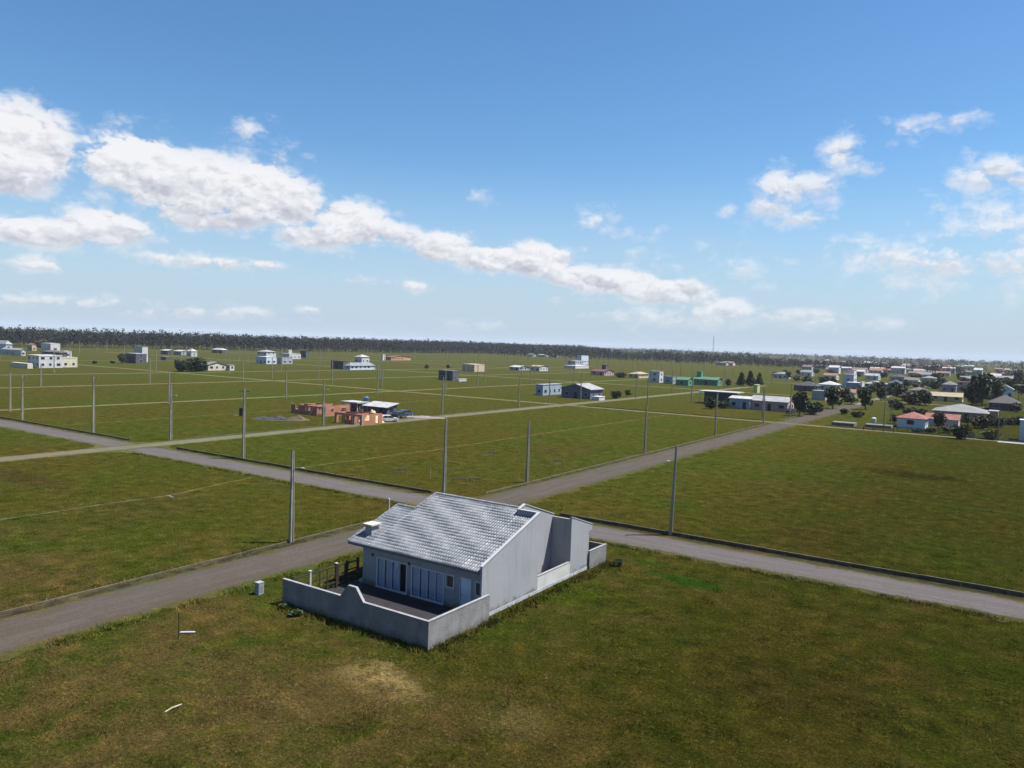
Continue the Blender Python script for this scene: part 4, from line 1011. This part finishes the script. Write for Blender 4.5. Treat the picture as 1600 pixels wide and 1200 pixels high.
CW = mat('car_white', (.75, .76, .78), .25, .03, spec=.6); CD = mat('car_dark', (.03, .035, .05), .25, .05, spec=.6); CB = mat('car_blue', (.06, .10, .18), .25, .05, spec=.6)
car(607, 659, rad(60), CW, 'white car parked between the sand pile and the site shed')
car(624, 653, rad(95), CD, 'black car parked beside the white car at the building site')
car(634, 650, rad(80), CB, 'dark blue car parked furthest along the track from the brick shells')
car(1236, 646, rad(85), CD, 'dark car parked at the end of the pink-striped house')

# ------------------------------------------------------------------ trees
def crown_np(n, lobes, s, rng):
    """leaf quads spread through several lobes (cx,cy,cz,rx,ry,rz)"""
    w = np.array([l[3]*l[4]*l[5] for l in lobes])**.67; pick = rng.choice(len(lobes), n, p=w/w.sum()); L = np.array(lobes)[pick]
    d = rng.normal(size=(n, 3)); d /= np.linalg.norm(d, axis=1)[:, None]
    r = rng.uniform(.35, 1.08, n)**.55
    c = L[:, :3]+d*L[:, 3:]*r[:, None]
    a = rng.normal(size=(n, 3)); a /= np.linalg.norm(a, axis=1)[:, None]
    b = np.cross(a, rng.normal(size=(n, 3))); b /= np.linalg.norm(b, axis=1)[:, None]
    ss = s*rng.uniform(.5, 1.35, n)[:, None]
    v = np.stack([c-a*ss-b*ss*.6, c+a*ss-b*ss*.6, c+a*ss*.7+b*ss*.6, c-a*ss*.7+b*ss*.6], 1).reshape(-1, 3)
    return v, np.arange(4*n).reshape(-1, 4)
def lobes_for(kind, rng):
    if kind == 'round': return [(rng.uniform(-.22, .22), rng.uniform(-.22, .22), rng.uniform(.24, .80), rng.uniform(.12, .27), rng.uniform(.12, .27), rng.uniform(.09, .17)) for _ in range(13)]+[(0, 0, .5, .27, .27, .3)]
    if kind == 'bush': return [(rng.uniform(-.3, .3), rng.uniform(-.3, .3), rng.uniform(.2, .65), rng.uniform(.16, .3), rng.uniform(.16, .3), rng.uniform(.14, .26)) for _ in range(9)]+[(0, 0, .35, .38, .38, .34)]
    if kind == 'tall': return [(rng.uniform(-.1, .1)*(1.2-z), rng.uniform(-.1, .1)*(1.2-z), z, .34*(1.12-z)+.05, .34*(1.12-z)+.05, .10) for z in np.linspace(.16, .94, 12)]
    return [(rng.uniform(-.2, .2), rng.uniform(-.2, .2), rng.uniform(.35, .9), .14, .14, .1) for _ in range(10)]
TV = {}
def tree_mesh(kind, lm, var, n):
    k = (kind, lm.name, var)
    if k not in TV:
        rng = np.random.default_rng(hash(kind) % 97 if 0 else sum(map(ord, kind))+var*13)
        v, f = crown_np(n, lobes_for(kind, rng), .048 if n > 900 else .075, rng)
        TV[k] = npmesh('crown', v, f, lm)
        mb = MB(); top = .55 if kind != 'bush' else .3
        mb.tube([(0, 0, -.01), (.01, 0, top*.5), (0, .01, top)], [.035, .026, .015], 7)
        for i in range(4):
            a = i*1.7+var; mb.tube([(0, 0, top*(.45+.1*i)), (.12*math.cos(a), .12*math.sin(a), top*(.75+.1*i)), (.22*math.cos(a), .22*math.sin(a), min(.85, top*(.95+.12*i)))], [.018, .012, .006], 5)
        TV[k+('t',)] = mb.mesh('trunk', BARK)
    return TV[k], TV[k+('t',)]
TN = [0]
def tree(px, py, hpx, wpx, kind, lm, label, name='tree', n=1300, group=None):
    x, y = gp(px, py); dd = (py-hor(px)); h = CAMH*hpx/dd; w = CAMH*wpx/dd
    TN[0] += 1; cm, tm = tree_mesh(kind, lm, TN[0] % 3, n)
    o = thing(name, (x, y, 0), label, 'tree' if name != 'bush' else 'bush', group)
    o.scale = (w/.8, w/.8, h/.95 if kind != 'tall' else h); o.rotation_euler = (0, 0, TN[0]*2.1)
    for nm, me in (('trunk', tm), ('crown', cm)):
        c = bpy.data.objects.new(nm, me); COL.objects.link(c); c.parent = o
    return o
for q in ((284,581,22,20), (300,581,27,26), (315,580,22,20)): tree(*q, 'bush', L_DARK, 'dense dark round tree in the clump beside the cream gabled house', group='dark clump')
tree(190,568,16,14,'round',L_DARK,'dark tree standing against the left end of the dark fronted house')
tree(66,547,18,20,'round',L_BROWN,'grey-brown bare tree near the white two-storey house by the forest')
for q in ((148,568,5,8), (176,568,5,7)): tree(*q,'bush',L_DARK,'small dark shrub alone on the meadow before the forest','bush',500,'meadow shrubs')
tree(961,623,15,14,'bush',L_DARK,'dark bush beside the white porch of the gabled house','bush'); tree(981,619,11,10,'round',L_DARK,'small dark tree next to a bush by the gabled house')
for q in ((1158,603,21,14), (1172,604,24,17), (1186,603,20,13)): tree(*q,'tall',L_DARK,'dense dark tree in the row behind the lime-green tower',group='dark row of trees')
tree(1249,650,40,26,'round',L_DARK,'large dark tree at the end of the pink-striped house'); tree(1268,648,24,24,'bush',L_MID,'low green tree beside the large dark tree on the roadside')
tree(1301,639,38,27,'round',L_DARK,'large dark round tree between the grey wall and the orange roof'); tree(1112,639,20,16,'bush',L_DARK,'dark bush under the long white roof slab','bush'); tree(1128,638,14,18,'bush',L_MID,'green bush at the corner of the open white-roofed house','bush')
tree(1352,640,38,22,'round',L_MID,'tall green tree on the verge of the long gravel road'); tree(1376,626,22,18,'round',L_DARK,'round dark tree in front of the pale hip-roofed house')
tree(1410,626,26,24,'round',L_DARK,'spreading dark tree beside the slate-roofed blue house'); tree(1428,632,22,30,'bush',L_BROWN,'broad olive bush mass left of the yellow house','bush'); tree(1446,634,22,20,'round',L_DARK,'dark tree at the corner of the yellow house')
tree(1394,632,10,14,'bush',L_MID,'low green bush between roadside trees','bush')
tree(1534,634,54,32,'round',L_DARK,'tallest dark tree rising above the house roofs',n=2600); tree(1551,632,40,26,'round',L_DARK,'dark tree joined to the tallest one',n=2000); tree(1519,632,44,24,'tall',L_DARK,'dark conifer beside the red flat block',n=2000)
tree(1501,686,25,22,'bush',L_DARK,'dark bush at the end of the dark rail fence','bush'); tree(1466,670,28,20,'round',L_BROWN,'brown bare tree before the red-roofed wing'); tree(1536,670,26,26,'bush',L_BROWN,'brownish bush against the tan house','bush')
tree(1548,687,18,20,'bush',L_YEL,'yellow-green bush beside the pale rail fence','bush'); tree(1593,664,16,20,'bush',L_DARK,'dark bush on the lawn behind the kiosk','bush'); tree(1516,684,10,10,'bush',L_DARK,'tiny dark bush on the rail fence line','bush',600)
tree(970,590,9,16,'bush',L_DARK,'dark low bushes left of the pale yellow house','bush',700); tree(1137,604,12,10,'round',L_DARK,'small dark tree behind the green house')
for q in ((667,577,8,7), (700,576,7,6), (1590,600,22,16), (1262,605,18,14), (1232,592,12,10), (1226,588,10,9)): tree(*q,'round',L_DARK,'small dark tree standing loose among the far lots',n=600,group='loose far trees')
VT = [(1212,590,9,10),(1245,596,10,12),(1262,598,12,12),(1286,600,14,14),(1298,606,16,14),(1320,628,22,18),(1330,632,16,18),(1344,620,18,16),(1362,614,14,14),(1372,608,14,16),(1390,618,16,18),(1398,612,16,14),(1418,606,14,16),(1436,612,16,18),(1441,622,16,20),
 (1450,604,12,16),(1462,608,14,16),(1470,602,12,14),(1508,604,16,16),(1512,622,22,18),(1526,612,22,18),(1566,606,20,20),(1580,612,22,20),(1596,618,26,20),(1574,636,18,20),(1588,644,16,18),(1404,640,14,18),(1420,648,14,20),(1436,650,12,18),(1476,648,10,16),(1512,664,16,16),(1524,668,14,14),(1560,668,18,18),(1576,664,14,18),(1340,652,10,16),(1318,648,10,14),(1398,662,16,14),(1480,676,12,18),(1455,676,10,16),(1432,676,8,16),(1250,585,8,10),(1275,584,8,10),(1300,586,9,12),(1340,590,10,12),(1380,590,10,14),(1430,592,10,14),(1465,592,10,14),(1500,594,12,14),(1545,596,14,16),(1575,596,14,16)]
for i, q in enumerate(VT):
    kd, lm, lb = [('round', L_DARK, 'dark leafy garden tree crowded between the village houses'), ('bush', L_MID, 'green garden bush among the village houses and yards'), ('bush', L_DARK, 'dark hedge-like bush among the village houses'), ('round', L_BROWN, 'olive-brown thin tree among the village houses')][(i*7+i//3) % 4]
    tree(*q, kd, lm, lb, 'tree' if kd == 'round' else 'bush', 800, 'village garden '+kd+' '+lm.name.split('_')[1])
# more village houses behind the field
VH = [((1208,1230,592,1236,7), PW, 'hip', RG, 'white', 'grey hip'), ((1286,1306,594,1311,7), PC, 'gx', RT, 'cream', 'terracotta'), ((1352,1372,594,1376,7), PW, 'gx', RLG, 'white', 'pale'), ((1390,1412,596,1416,7), PGY, 'hip', RD, 'grey', 'dark hip'),
 ((1412,1434,602,1438,8), PW, 'gx', RBR, 'white', 'brown'), ((1440,1462,598,None,7), PBE, 'hip', RG, 'beige', 'grey hip'), ((1500,1524,598,None,8), PW, 'gx', RG, 'white', 'grey gabled'), ((1530,1556,604,None,8), PC, 'hip', RBR, 'cream', 'brown hip'),
 ((1586,1612,608,None,9), PW, 'gx', RLG, 'white', 'pale'), ((1420,1446,622,None,8), PTN, 'hip', RBR, 'tan', 'brown hip'), ((1560,1586,596,None,7), PBG, 'gx', RW, 'blue-grey', 'white'), ((1462,1484,588,None,5), PW, 'gx', RT, 'white', 'terracotta'), ((1330,1350,586,1353,5), PW, 'gx', RW, 'white', 'white'), ((1250,1268,588,1272,5), PW, 'gx', RG, 'white', 'grey gabled')]
for q, wm, rf, rm, wn, rn in VH:
    house('village_house', f'{wn} village house with {rn} roof among garden trees', 'house', [V(q, wm, rf, rm, rise=1.5, d=9, h=3.1)], f'village houses, {wn} with {rn} roof')
# palms
def palm(px, py, hpx, label):
    x, y = gp(px, py); h = CAMH*hpx/(py-hor(px)); o = thing('palm_tree', (x, y, 0), label, 'palm', 'palms by the pale grey house')
    MB().tube([(0,0,-.05), (.1,0,h*.5), (.15,.05,h*.8)], [.2,.15,.12], 8).build('trunk', BARK, o)
    mb = MB()
    for i in range(16):
        a = i*2.4; L = h*.32; up = .5 if i % 2 else .15; px_, py_ = math.cos(a), math.sin(a); prev = None
        for j in range(6):
            t = j/5; r = L*t; z = h*.8+h*.2*up*2*t*(1.4-1.7*t); w = .35*math.sin(math.pi*(t*.9+.05))
            cur = [(.15+px_*r-py_*w, py_*r+px_*w, z-.1), (.15+px_*r, py_*r, z), (.15+px_*r+py_*w, py_*r-px_*w, z-.1)]
            if prev: mb.add(prev+cur, [(0,1,4,3), (1,2,5,4)])
            prev = cur
    mb.build('crown', L_MID, o); return o
palm(1591, 626, 30, 'feathery palm among the houses near the pale grey gabled house'); palm(1563, 622, 26, 'feathery palm among the houses near the pale grey gabled house')

# ------------------------------------------------------------------ far woods (one mass each) and the town between them
def wood(name, label, pts, hts, wid, quads, lm, leaf, rng):
    vs, fs, o = [], [], 0
    for (x, y), h in zip(pts, hts):
        w = wid*h/18*rng.uniform(.8, 1.25)
        z0 = h*rng.uniform(.04, .25)
        lob = [(rng.uniform(-.35, .35)*w, rng.uniform(-.35, .35)*w, z0+(h-z0)*rng.uniform(.15, .9), w*.55, w*.55, (h-z0)*.2) for _ in range(4)]+[(0, 0, (z0+h)/2, w*.7, w*.7, (h-z0)*.5)]
        v, f = crown_np(quads, lob, leaf*h/18, rng); v[:, 0] += x; v[:, 1] += y
        vs.append(v); fs.append(f+o); o += len(v)
        t = np.array([(x-.15, y, 0), (x+.15, y, 0), (x+.1, y, h*.7), (x-.1, y, h*.7)]); vs.append(t); fs.append(np.array([[0, 1, 2, 3]])+o); o += 4
    me = npmesh(name, np.concatenate(vs), np.concatenate(fs), lm)
    ob = bpy.data.objects.new(name, me); COL.objects.link(ob); return tag(ob, label, 'woods', None, 'stuff')
rng = np.random.default_rng(11)
pts = []; hts = []
for row in range(9):
    for Y in np.arange(150, 1500, 5.2):
        pts.append((-735-row*7+rng.normal(0, 2)-25*math.sin(Y*.006), Y+rng.normal(0, 2)))
        hts.append((14.6+1.3*math.sin(Y*.013+row)+row*.45)*rng.uniform(.95, 1.05)*(1.0 if Y < 700 else 1.04))
wood('forest', 'long dark plantation forest closing the meadow', pts, hts, 6.0, 64, L_FOREST, .75, rng)
pts = []; hts = []
for k in range(1500):
    u = rng.uniform(0, 1); X = -700+u*640; Y = 930+rng.uniform(0, 240)+(u-.4)**2*260-90*math.sin(u*9)*.4
    pts.append((X, Y)); hts.append(rng.uniform(7, 14)*(1.15 if u < .6 else .8))
wood('mixed_wood', 'darker scrubby mixed wood behind the far houses', pts, hts, 7.5, 34, L_FOREST, 1.0, rng)
pts = []; hts = []
for k in range(1500):
    X = rng.uniform(-420, 330); Y = 900+rng.uniform(0, 1)**1.6*2200
    if math.sin(X*.021+Y*.011)+math.sin(X*.047-Y*.019) < -.35: continue
    pts.append((X, Y)); hts.append(rng.uniform(5, 12))
wood('town_trees', 'scattered tree cover spread through the far town', pts, hts, 9, 30, L_FOREST, 1.2, rng)
pts = [(rng.uniform(-2600, 1100), rng.uniform(2400, 3600)) for _ in range(1500)]; hts = [rng.uniform(9, 19) for _ in pts]
wood('horizon_wood', 'hazy line of trees on the horizon', pts, hts, 16, 26, L_FOREST, 1.6, rng)
random.seed(21)
TOWN = [('white-walled', 'grey', PW, RG), ('white-walled', 'white', PW, RW), ('cream', 'red', PC, RR), ('pale grey', 'brown', PGY, RBR), ('white-walled', 'terracotta', PW, RT)]
tn = 0
for k in range(230):
    X = random.uniform(-330, 160); Y = 760+random.random()**1.5*900
    u = X/Y
    if not (-.34 < u < .045) or (u < -.2 and Y < 900): continue
    if tn >= 105: break
    tn += 1
    wl_, rl, wm, rm = random.choice(TOWN); w, d, h = random.uniform(8, 15), random.uniform(7, 11), random.choice((3., 3.2, 3.2, 6.))
    o = thing('town_house', (X, Y, 0), f'small {wl_} house with {rl} roof in the far town', 'house', f'far town houses, {wl_} with {rl} roof')
    MB().box(0, w, 0, d, -.05, h).build('wall', wm, o)
    r = random.uniform(1.2, 2.2); s = r/(d/2)
    MB().prism([(-.4, h-.4*s+.02), (d/2, h+r+.02), (d+.4, h-.4*s+.02), (d+.4, h-.4*s+.16), (d/2, h+r+.16), (-.4, h-.4*s+.16)], 0, -.4, w+.4).build('roof', rm, o)
    for i in range(3):
        uu = w*(i+.5)/3; MB().box(uu-.6, uu+.6, -.05, -.001, .9, 2.1).build('window', PANE, o)
# lattice mast above the woods
mx_, my_ = gp(1113, 575); kk = 1500/math.hypot(mx_, my_); mx_, my_ = mx_*kk, my_*kk
ma = thing('radio_mast', (mx_, my_, 0), 'thin lattice radio mast rising above the woods on the horizon', 'mast')
mh = 46.
for s in ((-1.1, -1.1), (1.1, -1.1), (1.1, 1.1), (-1.1, 1.1)): MB().tube([(s[0], s[1], 0), (s[0]*.4, s[1]*.4, mh)], [.16, .10], 5).build('leg', GALV, ma)
for i in range(14):
    z = i*mh/14; f = 1.1*(1-.6*z/mh); g = 1.1*(1-.6*(z+mh/14)/mh)
    br_ = MB()
    for a, b in (((-1, -1), (1, -1)), ((1, -1), (1, 1)), ((1, 1), (-1, 1)), ((-1, 1), (-1, -1))):
        br_.tube([(a[0]*f, a[1]*f, z), (b[0]*g, b[1]*g, z+mh/14)], [.06, .06], 4)
    br_.build('brace', GALV, ma)

# ------------------------------------------------------------------ grass blades
def blades(name, label, x, y, hgt, wid, per, rng, mat_=M_BLADE, lean=.8):
    n = len(x); x = np.repeat(x, per); y = np.repeat(y, per); h = np.repeat(hgt, per)*rng.uniform(.5, 1.2, n*per); w = np.repeat(wid, per)
    j = np.repeat(hgt, per)*.9
    x = x+rng.normal(0, 1, n*per)*j; y = y+rng.normal(0, 1, n*per)*j
    a = rng.uniform(0, 2*np.pi, n*per); l = h*rng.uniform(.15, 1., n*per)*lean; b = rng.uniform(0, 2*np.pi, n*per)
    z = np.zeros_like(x)-.005
    v = np.stack([np.stack([x-np.cos(a)*w, y-np.sin(a)*w, z], 1), np.stack([x+np.cos(a)*w, y+np.sin(a)*w, z], 1),
                  np.stack([x+np.cos(b)*l, y+np.sin(b)*l, z+h], 1)], 1).reshape(-1, 3)
    me = npmesh(name, v, np.arange(len(v)).reshape(-1, 3), mat_)
    o = bpy.data.objects.new(name, me); COL.objects.link(o); return tag(o, label, 'grass', None, 'stuff')
def clear_mask(x, y, mrg=.0):
    k = np.ones(len(x), bool)
    for (ax, a, b, t0, t1) in ROADS:
        u, t = (x, y) if ax == 0 else (y, x)
        k &= ~((u > a+.05+mrg) & (u < b-.05-mrg) & (t > t0) & (t < t1))
    k &= ~((x > -40.5) & (x < -27.68) & (y > 33.95) & (y < 57.7))
    k &= ~((x > -45.2) & (x < -41) & (y > 69) & (y < 73.5) & ((x+40.6)**2+(y-73.8)**2 > 20.5))
    return k
rng = np.random.default_rng(5)
def scatter(N, r0, r1, fade):
    th = rng.uniform(rad(-72), rad(5), N); r = r0*np.exp(rng.uniform(0, math.log(r1/r0), N))
    x, y = r*np.sin(th), r*np.cos(th); k = clear_mask(x, y); x, y, r = x[k], y[k], r[k]
    q = .5+.5*np.sin(x*1.3+2*np.sin(y*.7))*np.sin(y*1.1+1.5*np.sin(x*.9)); k = rng.uniform(0, 1, len(x)) < (.3+.7*q)*np.clip(1.3-r/fade, 0, 1)
    return x[k], y[k], r[k]
x, y, r = scatter(260000, 24, 160, 130)
sc = (r/40)**.5
blades('grass', 'short rough grass covering the open lots', x, y, .064*sc, .019*sc, 2, rng, M_BLADE, 4.0)
x, y, r = scatter(52000, 24, 130, 120)
k = (np.sin(x*.9+1.7*np.sin(y*.45))+np.sin(y*.8+1.3*np.sin(x*.6))) > .35; x, y, r = x[k], y[k], r[k]
blades('grass_clumps', 'scattered taller grass clumps on the open lots', x, y, rng.uniform(.07, .17, len(x)), .020*(r/40)**.5, 5, rng, M_BLADE, 1.2)
# taller weeds along the walls, kerbs and road edges
wx_, wy_ = [], []
def line(x0, y0, x1, y1, n, s=.25):
    t = rng.uniform(0, 1, n); clump = (np.sin(t*37+x0)+np.sin(t*91+y0*2)) > -.6
    t = t[clump]; wx_.append(x0+(x1-x0)*t+rng.normal(0, s, len(t))*(x0 == x1)+np.abs(rng.normal(0, s, len(t)))*0); wy_.append(y0+(y1-y0)*t-np.abs(rng.normal(0, s, len(t)))*(y0 == y1))
line(-40.4, 33.9, -27.7, 33.9, 900); line(-27.45, 34, -27.45, 57.6, 1500, .2); line(-40.7, 34.2, -40.7, 41, 300, .2)
line(-52.5, -10, -52.5, 58, 900, .15); line(-40, 70.2, 30, 70.2, 700); line(-108, 70.2, -57, 70.2, 700); line(-44.9, 0, -44.9, 60, 700, .25)
line(-44, 62.9, 30, 62.9, 900); line(-108, 62.9, -54, 62.9, 800)
wx_ = np.concatenate(wx_); wy_ = np.concatenate(wy_); k = clear_mask(wx_, wy_, .3); wx_, wy_ = wx_[k], wy_[k]
blades('weeds', 'taller weeds along walls, kerbs and road edges', wx_, wy_, rng.uniform(.12, .34, len(wx_)), np.full(len(wx_), .028), 6, rng, M_WEED)
# leafy plants by the walls
def plant(px, py, h, w, label):
    x, y = gp(px, py); v, f = crown_np(420, [(rng.uniform(-.3, .3), rng.uniform(-.3, .3), rng.uniform(.2, .6), .3, .3, .25) for _ in range(6)], .09, rng)
    v *= np.array([w, w, h]); v[:, 2] = np.maximum(v[:, 2], 0.)
    ob = bpy.data.objects.new('leafy_plant', npmesh('leafy_plant', v, f, L_MID)); COL.objects.link(ob); ob.location = (x, y, 0); return tag(ob, label, 'plant')
plant(966, 884, .75, .9, 'dark leafy weed clump at the rear end of the yard wall'); plant(462, 962, .55, .9, 'leafy weed clump at the foot of the shaded yard wall'); plant(445, 950, .5, .7, 'leafy weeds at the outer corner of the yard wall by the utility box'); plant(775, 972, .4, .4, 'small dark weed against the plinth of the gable wall')


# ------------------------------------------------------------------ haze
hz = MB().box(-9100, 6100, -650, 9100, -1.0, 62)
hm = bpy.data.materials.new('air_haze'); hm.use_nodes = True
T = NT(hm.node_tree); T.n.clear(); pv = T.node('ShaderNodeVolumePrincipled')
pv.inputs['Color'].default_value = (.72, .80, .92, 1); pv.inputs['Density'].default_value = .000062; pv.inputs['Anisotropy'].default_value = .0
o = T.node('ShaderNodeOutputMaterial'); T.l.new(pv.outputs[0], o.inputs['Volume'])
tag(hz.build('haze', hm), 'thin pale blue air between camera and horizon', 'haze', None, 'stuff')
